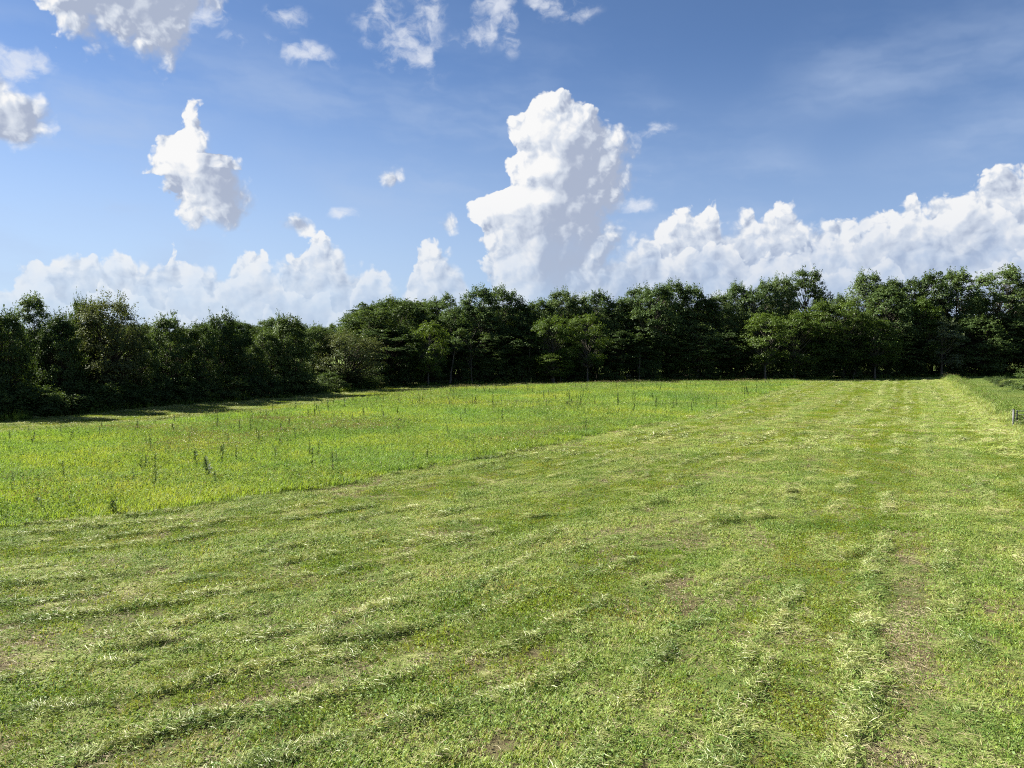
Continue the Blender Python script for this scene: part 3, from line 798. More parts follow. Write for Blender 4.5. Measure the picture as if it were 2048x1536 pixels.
def make_tree(seed, H, R, base, env, clumps, per, csize, leaf, flat=0.62, sprigs=120, sprig_len=0.7, trunk_r=0.22, lean=0.0, droop=0.0, forks=1, upright=0.35, gaps=0.30):
    """returns (wood mesh data, leaf mesh data): a trunk with limbs to every leaf clump, leaves one by one"""
    rng = np.random.default_rng(seed)
    e = np.array(ENV[env]); CH = H - base
    # trunk
    W = Bag()
    nseg = 9
    zt = np.linspace(0, 1, nseg)
    def trunk_path(off, top):
        wob = np.cumsum(rng.normal(0, 0.022 * H / nseg * 2, (nseg, 2)), 0)
        p = np.zeros((nseg, 3)); p[:, 2] = zt * top
        p[:, 0] = wob[:, 0] + lean * zt ** 1.3 * H + off[0] * zt; p[:, 1] = wob[:, 1] + off[1] * zt
        p[0, :2] = 0
        p[0, 2] = -0.25
        return p
    paths = []
    for f in range(forks):
        off = (0, 0) if forks == 1 else (math.cos(f * 6.28 / forks + 0.6) * R * 0.5, math.sin(f * 6.28 / forks + 0.6) * R * 0.5)
        pth = trunk_path(off, H * rng.uniform(0.80, 0.9)); paths.append(pth)
        r_ = trunk_r * (1 - 0.88 * zt); r_[0] *= 1.35
        W.add(*tube(pth, r_ * (1.0 if f == 0 else 0.75), 8), m=0)
    # clump centres: in the crown volume, more of them near its skin
    C = []
    tries = 0
    while len(C) < clumps and tries < clumps * 12:
        tries += 1
        t_ = rng.uniform(0.0, 1.0) ** 0.9; a = rng.uniform(0, 6.283)
        rr = np.interp(t_, e[:, 0], e[:, 1]) * R * (rng.uniform(0.25, 1.0) ** 0.45)
        rr *= 0.80 + 0.42 * float(vnoise(a * 1.4 + seed, t_ * 3.1, 0.8, seed % 97))
        if float(vnoise(a * 1.3 + 3, t_ * 4.5, 0.7, seed % 89 + 3)) < gaps and rr > R * 0.4: continue
        z = base + CH * t_ * rng.uniform(0.95, 1.03)
        C.append((math.cos(a) * rr + lean * H * (z / H) ** 1.3, math.sin(a) * rr, z, rr))
    C = np.array(C)
    cs_ = csize * rng.uniform(0.65, 1.25, len(C)) * np.interp((C[:, 2] - base) / CH, [0, .6, 1], [1.1, 1.0, 0.80])
    # limbs
    for k in range(len(C)):
        if k % 2 and C[k, 3] < R * 0.4: continue
        pth = paths[k % len(paths)]
        za = max(0.22 * H, C[k, 2] - C[k, 3] * rng.uniform(0.7, 1.2) - 0.06 * H); za = min(za, pth[-1, 2] * 0.98)
        A = np.array([np.interp(za, pth[:, 2], pth[:, 0]), np.interp(za, pth[:, 2], pth[:, 1]), za])
        E = C[k, :3]
        mid = A * 0.5 + E * 0.5 + np.array([0, 0, -0.08 * np.linalg.norm(E - A)]) + rng.normal(0, 0.08, 3) * np.linalg.norm(E - A) * 0.4
        u = np.linspace(0, 1, 5)[:, None]
        B_ = (1 - u) ** 2 * A + 2 * u * (1 - u) * mid + u ** 2 * E
        r0 = trunk_r * (1 - 0.85 * za / H) * 0.42
        W.add(*tube(B_, np.linspace(r0, 0.012, 5), 5), m=0)
    # leaves
    Lb = Bag()
    n = per * len(C); own = np.repeat(np.arange(len(C)), per)
    d = rand_dirs(rng, n); d[:, 2] = np.where(d[:, 2] < -0.15, -d[:, 2] * rng.uniform(0.2, 1.0, n), d[:, 2])
    rad = rng.uniform(0.25, 1.0, n) ** 0.5 * cs_[own]
    lump = 0.75 + 0.5 * vnoise(d[:, 0] * 2 + own * 3.1, d[:, 1] * 2 + d[:, 2], 0.6, seed % 71 + 1)
    P = C[own, :3] + d * (rad * lump)[:, None] * np.array([1, 1, flat])
    if droop: P[:, 2] -= droop * (rad ** 2) * rng.uniform(0.3, 1.0, n)
    cen = np.array([lean * H * 0.6, 0, base + CH * 0.45])
    outw = unit(P - cen)
    Nn = unit(d * 0.6 + outw * 0.35 + np.array([0, 0, 0.55]) + rng.normal(0, 0.42, (n, 3)))
    D = unit(np.cross(Nn, rand_dirs(rng, n)) + d * 0.3 + np.array([0, 0, -0.15 - droop * 0.8]))
    L_ = leaf * rng.uniform(0.65, 1.35, n)
    Lb.add(*leaf_quads(P, D, Nn, L_, L_ * rng.uniform(0.5, 0.75, n)), m=0)
    # sprigs that break the outline
    if sprigs:
        kk = rng.integers(0, len(C), sprigs)
        d0 = unit(unit(C[kk, :3] - cen) * 1.0 + rand_dirs(rng, sprigs) * 0.6 + np.array([0, 0, upright]))
        st = C[kk, :3] + d0 * (cs_[kk] * 0.75)[:, None]
        per_s = 9
        u = rng.uniform(0, 1, (sprigs, per_s)); ln = sprig_len * rng.uniform(0.4, 1.1, sprigs)
        PP = st[:, None, :] + d0[:, None, :] * (u * ln[:, None])[:, :, None] + rng.normal(0, leaf * 0.35, (sprigs, per_s, 3)) * (1.1 - 0.6 * u[:, :, None])
        if droop: PP[:, :, 2] -= droop * 0.6 * (u * ln[:, None]) ** 1.5
        PP = PP.reshape(-1, 3); m_ = len(PP)
        DD = unit(np.repeat(d0, per_s, 0) * 0.6 + rand_dirs(rng, m_))
        L2 = leaf * rng.uniform(0.6, 1.15, m_)
        Lb.add(*leaf_quads(PP, DD, rand_dirs(rng, m_), L2, L2 * 0.55), m=0)
    return W, Lb

TREE_KINDS = {}
def kind(name, lm, bark, variants):
    out = []
    for kw in variants:
        W, Lb = make_tree(**kw)
        out.append((W.mesh("trunk", [bark], smooth=True), Lb.mesh("crown", [lm]), kw['H'], kw['R']))
    TREE_KINDS[name] = out

kind('oak', L_DARK, B_DARK, [dict(seed=11 + i, H=15, R=(4.6, 5.2, 4.2)[i], base=(3.2, 4.0, 3.0)[i], env='round', clumps=170, per=110, csize=1.15, leaf=0.30, trunk_r=0.28, sprigs=160, gaps=.20) for i in range(3)])
kind('poplar', L_MID, B_PALE, [dict(seed=31 + i, H=17, R=(3.4, 3.8, 3.1, 4.1)[i], base=(5.2, 6.0, 4.4, 6.4)[i], env='upright', clumps=165, per=100, csize=0.98, leaf=0.28, flat=0.85, trunk_r=0.24, sprigs=300, sprig_len=1.15, upright=0.9, gaps=.22) for i in range(4)])
kind('locust', L_YEL, B_PALE, [dict(seed=51 + i, H=12, R=(4.2, 3.8, 4.6)[i], base=(3.2, 2.4, 2.0)[i], env='layered', clumps=110, per=130, csize=1.15, leaf=0.24, flat=0.62, trunk_r=0.18, sprigs=150, lean=(0.03, -0.05, 0.0)[i], gaps=.36, droop=0.12) for i in range(3)])
kind('willow', L_OLV, B_DARK, [dict(seed=71 + i, H=8.5, R=(3.6, 3.0)[i], base=(1.6, 1.8)[i], env='round', clumps=140, per=130, csize=0.85, leaf=0.17, flat=0.8, trunk_r=0.22, sprigs=420, sprig_len=1.0, forks=3, droop=0.10, upright=0.55, gaps=.22) for i in range(2)])
kind('hedge', L_DARK, B_DARK, [dict(seed=81 + i, H=8, R=(3.2, 3.6, 2.9)[i], base=(0.7, 1.0, 0.6)[i], env='bush', clumps=190, per=120, csize=0.85, leaf=0.20, flat=0.75, trunk_r=0.14, sprigs=260, sprig_len=0.8, forks=2, gaps=.12, upright=0.6) for i in range(3)])
kind('hedge_light', L_BUSH, B_DARK, [dict(seed=86 + i, H=8, R=(3.3, 3.0)[i], base=(0.8, 0.9)[i], env='bush', clumps=180, per=120, csize=0.9, leaf=0.20, flat=0.6, trunk_r=0.14, sprigs=240, sprig_len=0.7, forks=2, gaps=.12, upright=0.5) for i in range(2)])
kind('silver', L_PALE, B_PALE, [dict(seed=91, H=11, R=2.7, base=2.2, env='upright', clumps=75, per=95, csize=0.95, leaf=0.24, flat=0.7, trunk_r=0.17, sprigs=150, gaps=.36)])
kind('bush', L_BUSH, B_DARK, [dict(seed=95 + i, H=3.2, R=(2.1, 2.5, 1.8)[i], base=0.15, env='bush', clumps=50, per=95, csize=0.65, leaf=0.16, flat=0.75, trunk_r=0.06, sprigs=110, sprig_len=0.5, forks=2, gaps=.12) for i in range(3)])
kind('slim', L_MID, B_PALE, [dict(seed=99 + i, H=13, R=1.9, base=(8.2, 4.0)[i], env='column', clumps=(26, 46)[i], per=90, csize=0.75, leaf=0.22, flat=0.85, trunk_r=0.15, sprigs=90, lean=(-0.10, 0.02)[i], gaps=.36, upright=0.7) for i in range(2)])

def foot_y(px):
    """depth of the foot of the wood along a column of the photograph"""
    tx = ray(px, HORIZON)[0] / ray(px, HORIZON)[1]
    # walk the foot line
    for (x0, y0), (x1, y1) in zip(FOOT[:-1], FOOT[1:]):
        a, b = x0 - tx * y0, x1 - tx * y1
        if a <= 0 <= b or b <= 0 <= a:
            u = a / (a - b); return y0 + u * (y1 - y0)
    return 150.0

def plant_tree(name, knd, var, x, y, H, R, label, group=None, rot=None, category="tree"):
    tr, cr, H0, R0 = TREE_KINDS[knd][var % len(TREE_KINDS[knd])]
    rng = random.Random(int(x * 131 + y * 17))
    root = new_obj(name, None, loc=(x, y, float(ground_z(x, y)) - 0.02))
    root.empty_display_size = 0.5
    root.rotation_euler = (0, 0, rng.uniform(0, 6.28) if rot is None else rot)
    s_ = H / (H0 * 1.02); sr = R / (R0 * 0.98)
    root.scale = (sr, sr, s_)
    new_obj("trunk", tr, root); new_obj("crown", cr, root)
    tag(root, label, category, group)
    return root

def tree_px(name, knd, var, px, top, half, back, label, group=None, rot=None):
    """a tree whose crown tops out at (px, top) in the photograph and stands `back` metres behind the foot of the wood"""
    y = foot_y(px) + back
    d = ray(px, top); x = d[0] / d[1] * y
    H = CAM_H + d[2] / d[1] * y - float(ground_z(x, y))
    R = half / FPX * y
    return plant_tree(name, knd, var, x, y, H, R, label, group, rot)

HEDGE, WOODG = "trees of the hedgerow", "trees of the wood"
TREES = [
 # hedgerow on the left, near to far: (name, kind, variant, column, top row, half width, metres back, label, group)
 ("hedge_tree","hedge",1,-60,625,55,3.5,"dark hedgerow tree half outside the left edge of the photo",HEDGE),
 ("hedge_tree","hedge",2,8,630,42,2.5,"broad dark hedgerow tree at the left edge beside the taller leafy crown",HEDGE),
 ("ash_tree","poplar",2,66,592,34,6.0,"open-leaved crown rising alone above the hedgerow near the left edge",HEDGE),
 ("hedge_tree","hedge",0,118,634,41,3.2,"dark hedgerow tree just right of the open-leaved crown",HEDGE),
 ("hedge_tree","hedge",1,165,607,32,5.5,"hedgerow tree with loose ragged top beside the feathery grey-green one",HEDGE),
 ("feathery_tree","willow",1,220,604,56,2.8,"feathery olive grey tree with twiggy upright sprays in the hedgerow",HEDGE),
 ("hedge_tree","hedge",2,278,664,37,2.4,"low dark hedgerow tree in the dip right of the feathery tree",HEDGE),
 ("hedge_tree","hedge_light",0,338,640,45,3.2,"yellowish green bushy hedgerow tree right of the dip",HEDGE),
 ("hedge_tree","hedge",0,395,652,38,3.0,"dark rounded hedgerow tree between the yellowish bushy tree and the twig-topped one",HEDGE),
 ("hedge_tree","hedge_light",1,440,630,35,4.5,"hedgerow tree with fine twigs sticking up from its top",HEDGE),
 ("hedge_tree","hedge",1,490,678,37,2.2,"low shaded hedgerow tree in front of the far hazy wood",HEDGE),
 ("hedge_tree","hedge_light",0,532,668,34,3.0,"light green hedgerow tree left of the sprawling dark crown",HEDGE),
 ("hedge_tree","hedge",2,578,636,42,2.6,"sprawling dark hedgerow tree at the left of the green gap",HEDGE),
 ("hedge_tree","hedge_light",1,632,655,30,9.0,"mid green hedgerow tree overhanging the green gap",HEDGE),
 ("willow_tree","willow",0,692,668,62,2.0,"round olive willow with forked trunk beside the green gap",HEDGE),
 # the corner of the wood
 ("oak_tree","oak",0,742,622,66,8.0,"dark oak left of the wood's rounded corner group, behind the willow",WOODG),
 ("oak_tree","oak",1,800,604,62,9.0,"tallest dark oak of the rounded group at the corner of the wood",WOODG),
 ("oak_tree","oak",2,845,622,46,7.0,"small dark oak on the right shoulder of the corner group",WOODG),
 ("oak_tree","oak",1,775,660,64,2.0,"low leafy oak at the wood's edge right of the willow",WOODG),
 ("locust_tree","locust",1,856,648,40,-1.5,"yellow green airy tree on thin pale stems at the corner of the wood",WOODG),
 ("locust_tree","locust",0,826,652,30,3.0,"small yellow green tree touching the left of the airy one",WOODG),
 ("pale_trunk_tree","slim",0,900,660,28,0.6,"slender tree with a long bare pale trunk right of the airy yellow tree",WOODG),
 ("leaning_tree","slim",0,908,592,22,7.0,"small open crown on a leaning stem rising above the wood",WOODG),
 # middle of the wood
 ("oak_tree","oak",0,905,640,46,6.0,"dark oak under the small leaning open crown",WOODG),
 ("poplar_tree","poplar",0,958,580,44,7.0,"first tall tree right of the small leaning crown",WOODG),
 ("poplar_tree","poplar",1,1008,577,44,9.0,"tall tree with feathered top, second right of the leaning crown",WOODG),
 ("oak_tree","oak",2,1042,606,34,6.5,"darker tree on the right shoulder of the two tall feathered ones",WOODG),
 ("oak_tree","oak",1,960,668,50,2.5,"shaded oak behind the dead pale snag",WOODG),
 ("oak_tree","oak",2,1020,660,48,3.0,"shaded oak right of the dead pale snag",WOODG),
 ("poplar_tree","poplar",2,1080,602,38,8.0,"tree at the left of the even row of poplar tops",WOODG),
 ("poplar_tree","poplar",3,1120,584,36,10.0,"highest of the even row of poplar tops left of centre",WOODG),
 ("poplar_tree","poplar",0,1158,595,32,9.0,"slightly lower poplar top in the even row, next right of the highest",WOODG),
 ("poplar_tree","poplar",1,1196,585,36,10.0,"pale poplar top above the yellow green locust pair",WOODG),
 ("poplar_tree","poplar",2,1238,600,32,8.0,"low poplar top in the notch before the big light poplar",WOODG),
 ("locust_tree","locust",2,1105,632,52,-1.0,"rounded yellow green locust, left of the bright pair in mid wood",WOODG),
 ("locust_tree","locust",0,1176,628,44,-1.0,"bright yellow green locust, right of the pair in mid wood",WOODG),
 ("locust_tree","locust",1,1108,704,36,-3.0,"small locust with a low crown at the wood's edge below the bright pair",WOODG),
 ("oak_tree","oak",0,1052,655,44,4.0,"dim oak left of the locust pair",WOODG),
 ("oak_tree","oak",1,1232,664,44,3.5,"dim oak right of the locust pair",WOODG),
 ("poplar_tree","poplar",3,1278,578,42,8.0,"left half of the big light poplar group at mid wood",WOODG),
 ("poplar_tree","poplar",1,1312,574,46,4.0,"big light poplar with pale double trunk at mid wood",WOODG),
 ("poplar_tree","poplar",0,1345,568,36,9.0,"pointed poplar top right of the big light poplar",WOODG),
 ("poplar_tree","poplar",2,1384,573,34,8.0,"poplar top at the right end of the light poplar group",WOODG),
 ("oak_tree","oak",2,1412,596,36,7.0,"dark low top in the dip right of the light poplar group",WOODG),
 ("poplar_tree","poplar",2,1395,650,46,1.5,"leafy poplar at the wood's edge below the dip",WOODG),
 ("oak_tree","oak",0,1350,668,46,3.0,"shaded oak left of the leafy edge poplar",WOODG),
 ("poplar_tree","poplar",3,1440,592,36,7.0,"poplar top just right of the dip",WOODG),
 ("poplar_tree","poplar",0,1474,572,34,10.0,"feathered poplar top halfway between the dip and the dark round tree",WOODG),
 ("poplar_tree","poplar",1,1506,578,34,7.0,"poplar top left of the spiky pair beside the dark round tree",WOODG),
 ("poplar_tree","poplar",2,1532,563,30,10.0,"first of the spiky pair left of the dark round tree",WOODG),
 ("poplar_tree","poplar",3,1564,558,30,11.0,"second of the spiky pair, touching the dark round tree",WOODG),
 ("round_tree","oak",0,1610,543,46,12.0,"tall very dark round-headed tree standing above the wood",WOODG),
 ("oak_tree","oak",1,1452,660,50,3.0,"shaded oak left of the bright layered locust",WOODG),
 ("locust_tree","locust",0,1532,626,50,-2.5,"bright layered locust leaning out from the wood's edge",WOODG),
 ("locust_tree","locust",2,1590,622,52,0.5,"broad locust below the dark round-headed tree",WOODG),
 ("locust_tree","locust",1,1640,606,44,1.5,"locust top in the dip right of the dark round-headed tree",WOODG),
 ("locust_tree","locust",2,1690,600,48,1.0,"locust left of the tree with a long side branch",WOODG),
 ("poplar_tree","poplar",1,1672,592,28,13.0,"small pale top in the dip behind the locusts",WOODG),
 # right part of the wood
 ("oak_tree","poplar",3,1738,550,40,12.0,"tall tree with a long side branch reaching left over the dip",WOODG),
 ("oak_tree","oak",2,1782,562,40,12.0,"dark top right of the tree with the side branch",WOODG),
 ("oak_tree","oak",1,1826,562,38,12.0,"dark top in the middle of the right part of the wood",WOODG),
 ("poplar_tree","poplar",0,1776,578,46,5.0,"light green tree in front of the dark tops at the right",WOODG),
 ("locust_tree","locust",0,1752,640,48,-2.0,"low locust with drooping clumps near the wood's edge at the right",WOODG),
 ("oak_tree","oak",0,1700,662,48,2.5,"shaded oak above the thin leaning stem",WOODG),
 ("oak_tree","oak",2,1868,548,42,9.0,"left half of the tall twin-topped tree",WOODG),
 ("oak_tree","poplar",2,1914,542,44,9.0,"right half of the tall twin-topped tree",WOODG),
 ("locust_tree","locust",1,1842,600,44,4.0,"green tree under the left half of the twin-topped tree",WOODG),
 ("poplar_tree","poplar",1,2002,537,54,9.0,"highest pale tree near the right edge",WOODG),
 ("oak_tree","oak",1,1960,596,38,11.0,"dark filler crown in the gap left of the highest pale tree",WOODG),
 ("poplar_tree","poplar",3,2052,566,42,8.0,"tree cut by the right edge of the photo",WOODG),
 ("oak_tree","oak",0,2110,560,60,9.0,"dark tree just outside the right edge of the photo",WOODG),
 ("silver_tree","silver",0,1886,640,38,-1.0,"silvery leaved tree with pale leaf undersides at the field corner",WOODG),
 ("locust_tree","hedge_light",0,1948,640,58,0.0,"yellow green bushy tree reaching the ground at the field corner",WOODG),
 ("oak_tree","oak",1,2010,640,60,3.0,"deep shaded tree behind the pasture at the right",WOODG),
 ("oak_tree","oak",0,2080,650,60,2.0,"shaded tree behind the pasture cut by the right edge",WOODG),
 ("oak_tree","oak",2,1810,668,52,2.5,"shaded oak left of the silvery tree",WOODG),
 ("oak_tree","oak",0,1280,668,44,3.5,"shaded oak below the light poplar group, next to its pale trunks",WOODG),
 ("oak_tree","oak",1,1160,690,44,4.5,"deep shaded oak between the small low locust and the pale trunks",WOODG),
 ("oak_tree","oak",2,1640,668,48,2.5,"shaded oak below the locusts right of the round-headed tree",WOODG),
 ("oak_tree","oak",0,880,690,40,5.0,"deep shaded oak behind the long bare pale trunk",WOODG),
]
for t_ in TREES: tree_px(*t_)

# ways to point at a spot along the row of trees: landmarks with their column in the photograph
LAND = [(-260, "the left edge"), (66, "the open-leaved crown"), (220, "the feathery tree"), (338, "the yellowish bushy tree"), (440, "the twig-topped tree"), (578, "the sprawling dark tree"),
        (692, "the willow"), (782, "the corner oaks"), (856, "the airy yellow tree"), (945, "the dead snag"), (1008, "the tall feathered pair"), (1108, "the low locust"), (1196, "the locust pair"),
        (1279, "the straight bare stem"), (1345, "the light poplar group"), (1412, "the dip"), (1474, "the leafy edge poplar"), (1532, "the layered locust"), (1610, "the round-headed tree"), (1706, "the leaning stem"),
        (1776, "the side-branch tree"), (1842, "the twin-topped tree"), (1886, "the silvery tree"), (1948, "the bushy corner tree"), (2002, "the highest pale tree")]
NTH = ["first", "second", "third", "fourth", "fifth", "sixth", "seventh", "eighth", "ninth"]
counts = {}
def whereabouts(px, key):
    lm = [l for l in LAND if l[0] <= px][-1][1]
    n = counts.get((lm, key), 0); counts[(lm, key)] = n + 1
    return NTH[min(n, 8)] + " right of " + lm

# trees deeper in, hardly to be told apart
rng_ = random.Random(5)
for i, px in enumerate(range(740, 2120, 44)):
    back = 17 + rng_.uniform(0, 9)
    y = foot_y(px) + back
    x = ray(px, 600)[0] / ray(px, 600)[1] * y
    plant_tree("inner_tree", ('oak', 'poplar')[i % 2], rng_.randrange(3), x, y, rng_.uniform(11.0, 13.0), rng_.uniform(3.8, 4.8),
               "dark tree deep inside the wood, " + whereabouts(px, "inner"), "inner trees of the wood")
# shaded bushes at the foot of the wood and of the hedgerow
for i, px in enumerate(range(-60, 2110, 26)):
    if 598 < px < 655: continue
    for k in range(2):
        back = rng_.uniform(0.6, 2.2) if k == 0 else rng_.uniform(5.0, 9.0)
        q = px + rng_.uniform(-12, 12)
        y = foot_y(q) + back
        x = ray(q, 760)[0] / ray(q, 760)[1] * y
        h_ = rng_.uniform(1.3, 2.6) if px < 700 else rng_.uniform(1.6, 3.8)
        if k: h_ *= 1.4
        left = px < 720
        plant_tree("undergrowth_bush", 'bush', rng_.randrange(3), x, y, h_, rng_.uniform(1.3, 2.2),
                   ("dark bush in front at the trees' foot, " if k == 0 else "taller dark bush behind the front bushes, ") + whereabouts(px, "bush%d" % k),
                   "bushes under the hedgerow" if left else "bushes under the wood", category="bush")

# ------------------------------------------------------------------ far wood and the mass behind the front trees
def build_far_wood():
    rng = np.random.default_rng(17)
    protos = [TREE_KINDS[k][v][1] for k, v in (('oak', 0), ('oak', 1), ('poplar', 1), ('oak', 2))]
    X, Y, SZ = [], [], []
    for px in np.arange(-300, 800, 9.0):                      # far behind the hedgerow
        y = rng.uniform(235, 330); top = 660 + 9 * math.sin(px * 0.021) + rng.normal(0, 5) - 10 * math.exp(-((px - 690) / 60.0) ** 2)
        X.append(ray(px, 700)[0] / ray(px, 700)[1] * y); Y.append(y); SZ.append((CAM_H + (HORIZON - top) / FPX * y) / 15.5)
    for px in np.arange(720, 2900, 15.0):                     # close behind the front of the wood
        for k in range(2):
            q = px + rng.uniform(-8, 8); y = foot_y(q) + (rng.uniform(28, 55) if q < 2150 else rng.uniform(4, 40))
            X.append(ray(q, 700)[0] / ray(q, 700)[1] * y); Y.append(y); SZ.append(rng.uniform(0.55, 0.80))
    n = len(X); SZ = np.array(SZ)
    s_ = np.stack([SZ * 1.25, SZ * 1.25, SZ], 1)
    scatter("far_wood", "hazy far wood beyond the hedgerow and the depth of the wood", protos, np.array(X), np.array(Y), rng.integers(0, 4, n), rng.uniform(0, 6.28, n), s_, category="wood")
build_far_wood()

# second, hidden line of the hedgerow and the low green growth in its gap
for i, px in enumerate(range(-100, 580, 38)):
    y = foot_y(px) + rng_.uniform(6.5, 9.0)
    x = ray(px, 700)[0] / ray(px, 700)[1] * y
    plant_tree("hedge_tree", 'hedge', i, x, y, rng_.uniform(3.8, 5.2), rng_.uniform(2.2, 2.8),
               "dim tree in the hedgerow's back line, " + whereabouts(px, "hedge"), "back line of the hedgerow")
for i, (px, back, h_, r_, lab) in enumerate([(612, 0.8, 1.3, 1.5, "low bright bush at the left of the green gap in the hedgerow"),
                                            (636, 1.2, 1.1, 1.3, "low bright bush in the middle of the green gap"),
                                            (655, 0.4, 1.2, 1.3, "low shaded bush at the foot of the willow's left side"),
                                            (712, 0.4, 1.5, 1.6, "leafy bush right of the willow trunk"),
                                            (735, 0.8, 1.3, 1.4, "small bush where the hedgerow meets the wood")]):
    y = foot_y(px) + back; x = ray(px, 760)[0] / ray(px, 760)[1] * y
    plant_tree("gap_bush", 'bush', i, x, y, h_, r_, lab, "low bushes around the green gap", category="bush")

# ------------------------------------------------------------------ dead snag and bare stems
def bare_tree(name, px, top, back, R, label, seed, lean=0.0, tr=0.10, clumps=26):
    y = foot_y(px) + back; d = ray(px, top); x = d[0] / d[1] * y
    H = CAM_H + d[2] / d[1] * y
    W, _ = make_tree(seed=seed, H=H, R=R, base=H * 0.35, env='upright', clumps=clumps, per=2, csize=0.5, leaf=0.1, sprigs=0, trunk_r=tr, lean=lean)
    root = new_obj(name, None, loc=(x, y, float(ground_z(x, y))))
    W2 = Bag(); W2.V, W2.Q, W2.mq, W2.n = W.V[:1], W.Q[:1], W.mq[:1], len(W.V[0])
    new_obj("trunk", W2.mesh("trunk", [B_PALE], smooth=True), root)
    if clumps:
        k = len(W.V[0]); W3 = Bag(); W3.V, W3.mq = W.V[1:], W.mq[1:]; W3.Q = [q - k for q in W.Q[1:]]
        o = new_obj("branches", W3.mesh("branches", [B_PALE], smooth=True), root); o["kind"] = "stuff"
    tag(root, label, "dead tree")
bare_tree("dead_tree", 945, 655, -0.4, 1.6, "dead pale snag with bare twigs against the dark wood", 301, tr=0.06, clumps=16)
bare_tree("bare_stem", 1706, 730, -0.6, 0.6, "thin pale leaning stem at the dark edge of the wood", 302, lean=0.28, tr=0.07, clumps=3)
bare_tree("bare_stem", 1279, 690, -0.4, 0.5, "straight bare stem left of the pale double trunk", 303, tr=0.10, clumps=3)
bare_tree("bare_stem", 1121, 732, -0.5, 0.5, "short brown stem under the small low locust", 304, lean=-0.03, tr=0.12, clumps=3)
bare_tree("bare_stem", 1061, 650, -0.3, 0.6, "tall slim pale stem left of the locust pair", 305, tr=0.09, clumps=4)

# ------------------------------------------------------------------ upright weeds in the meadow
def weed_mesh(seed, H, spread, leaves, bushy=0.0):  # one upright stem set with narrow leaves
    rng = np.random.default_rng(seed); B = Bag()
    pts = np.zeros((5, 3)); pts[:, 2] = np.linspace(-0.03, H, 5); pts[1:, :2] = np.cumsum(rng.normal(0, 0.012 * H, (4, 2)), 0)
    B.add(*tube(pts, np.linspace(0.009, 0.003, 5), 4), m=0)
    z = rng.uniform(0.12, 1.0, leaves) * H
    a = rng.uniform(0, 6.28, leaves)
    P = np.stack([np.interp(z, pts[:, 2], pts[:, 0]), np.interp(z, pts[:, 2], pts[:, 1]), z], 1)
    D = unit(np.stack([np.cos(a), np.sin(a), rng.uniform(0.2, 1.0, leaves)], 1))
    L = spread * np.interp(z / H, [0, .3, .8, 1], [0.9, 1.1, 0.8, 0.4]) * rng.uniform(0.7, 1.3, leaves)
    if bushy: P = P + D * (rng.uniform(0, bushy, leaves) * (1.1 - z / H))[:, None]
    B.add(*leaf_quads(P, D, unit(np.cross(D, np.stack([-np.sin(a), np.cos(a), np.zeros(leaves)], 1))), L, L * 0.30), m=0)
    return B.mesh("weed_stalk", [M_WEED])
WEEDS = [weed_mesh(400 + i, (0.85, 0.95, 0.75, 1.0)[i], (0.12, 0.11, 0.13, 0.10)[i], 95) for i in range(4)]
def place_weed(px, py, h, i, label, group=None, name="weed_stalk", me=None):
    x, y = on_ground(px, py)
    o = new_obj(name, me or WEEDS[i % 4], loc=(x, y, float(ground_z(x, y))))
    s_ = h / 0.9
    o.scale = (max(s_, 0.85), max(s_, 0.85), s_)
    o.rotation_euler = (rng_.gauss(0, .09), rng_.gauss(0, .09), rng_.uniform(0, 6.28))
    tag(o, label, "weed", group)
GW = "weed stalks in the uncut meadow"
spots = []
while len(spots) < 185:
    u = rng_.random()
    px = rng_.uniform(300, 1580) if u < 0.75 else rng_.uniform(0, 900)
    py = 765 + abs(rng_.gauss(0, 42)) if u < 0.75 else rng_.uniform(800, 960)
    x, y = on_ground(px, py)
    if not inside(MEADOW, np.array([x]), np.array([y]))[0]: continue
    if vnoise(x, y, 5.0, 55) < 0.38: continue
    spots.append((px, py))
for i, (px, py) in enumerate(spots):
    far = py < 830
    place_weed(px, py, rng_.uniform(0.65, 1.15) if far else rng_.uniform(0.55, 0.95), i,
               "thin dark upright weed stalk in the far part of the uncut meadow" if far else "thin dark upright weed stalk in the near part of the uncut meadow", GW)
for i, (px, py, h, lab) in enumerate([(308, 970, 0.75, "single thin tall weed stalk left of the dark bushy weed"), (29, 962, 0.5, "short dark weed stalk nearest the left edge of the meadow"),
                                     (204, 860, 0.7, "dark weed stalk standing on the meadow rim near the left edge"), (433, 968, 0.6, "small weed stalk just in front of the dark bushy weed")]):
    place_weed(px, py, h, i, lab)
bw = weed_mesh(411, 0.95, 0.13, 240, bushy=0.16)
place_weed(420, 951, 0.85, 0, "dark bushy weed standing alone in the near meadow", name="bushy_weed", me=bw)
place_weed(1135, 815, 0.75, 0, "small round greyish weed clump in the far meadow", name="bushy_weed", me=weed_mesh(412, 0.6, 0.14, 260, bushy=0.40))
place_weed(800, 846, 0.7, 0, "small dark weed clump in the middle of the meadow", name="bushy_weed", me=weed_mesh(413, 0.5, 0.13, 200, bushy=0.32))
place_weed(228, 1024, 0.75, 0, "leafy weed clump at the meadow's mown edge on the left", name="bushy_weed", me=weed_mesh(414, 0.55, 0.11, 220, bushy=0.25))
place_weed(75, 1010, 0.6, 0, "grey-green weed clump in the meadow near its left front edge", name="bushy_weed", me=weed_mesh(415, 0.5, 0.10, 200, bushy=0.28))
place_weed(140, 1012, 0.55, 0, "second weed clump along the meadow's left front edge", name="bushy_weed", me=weed_mesh(416, 0.5, 0.10, 180, bushy=0.25))

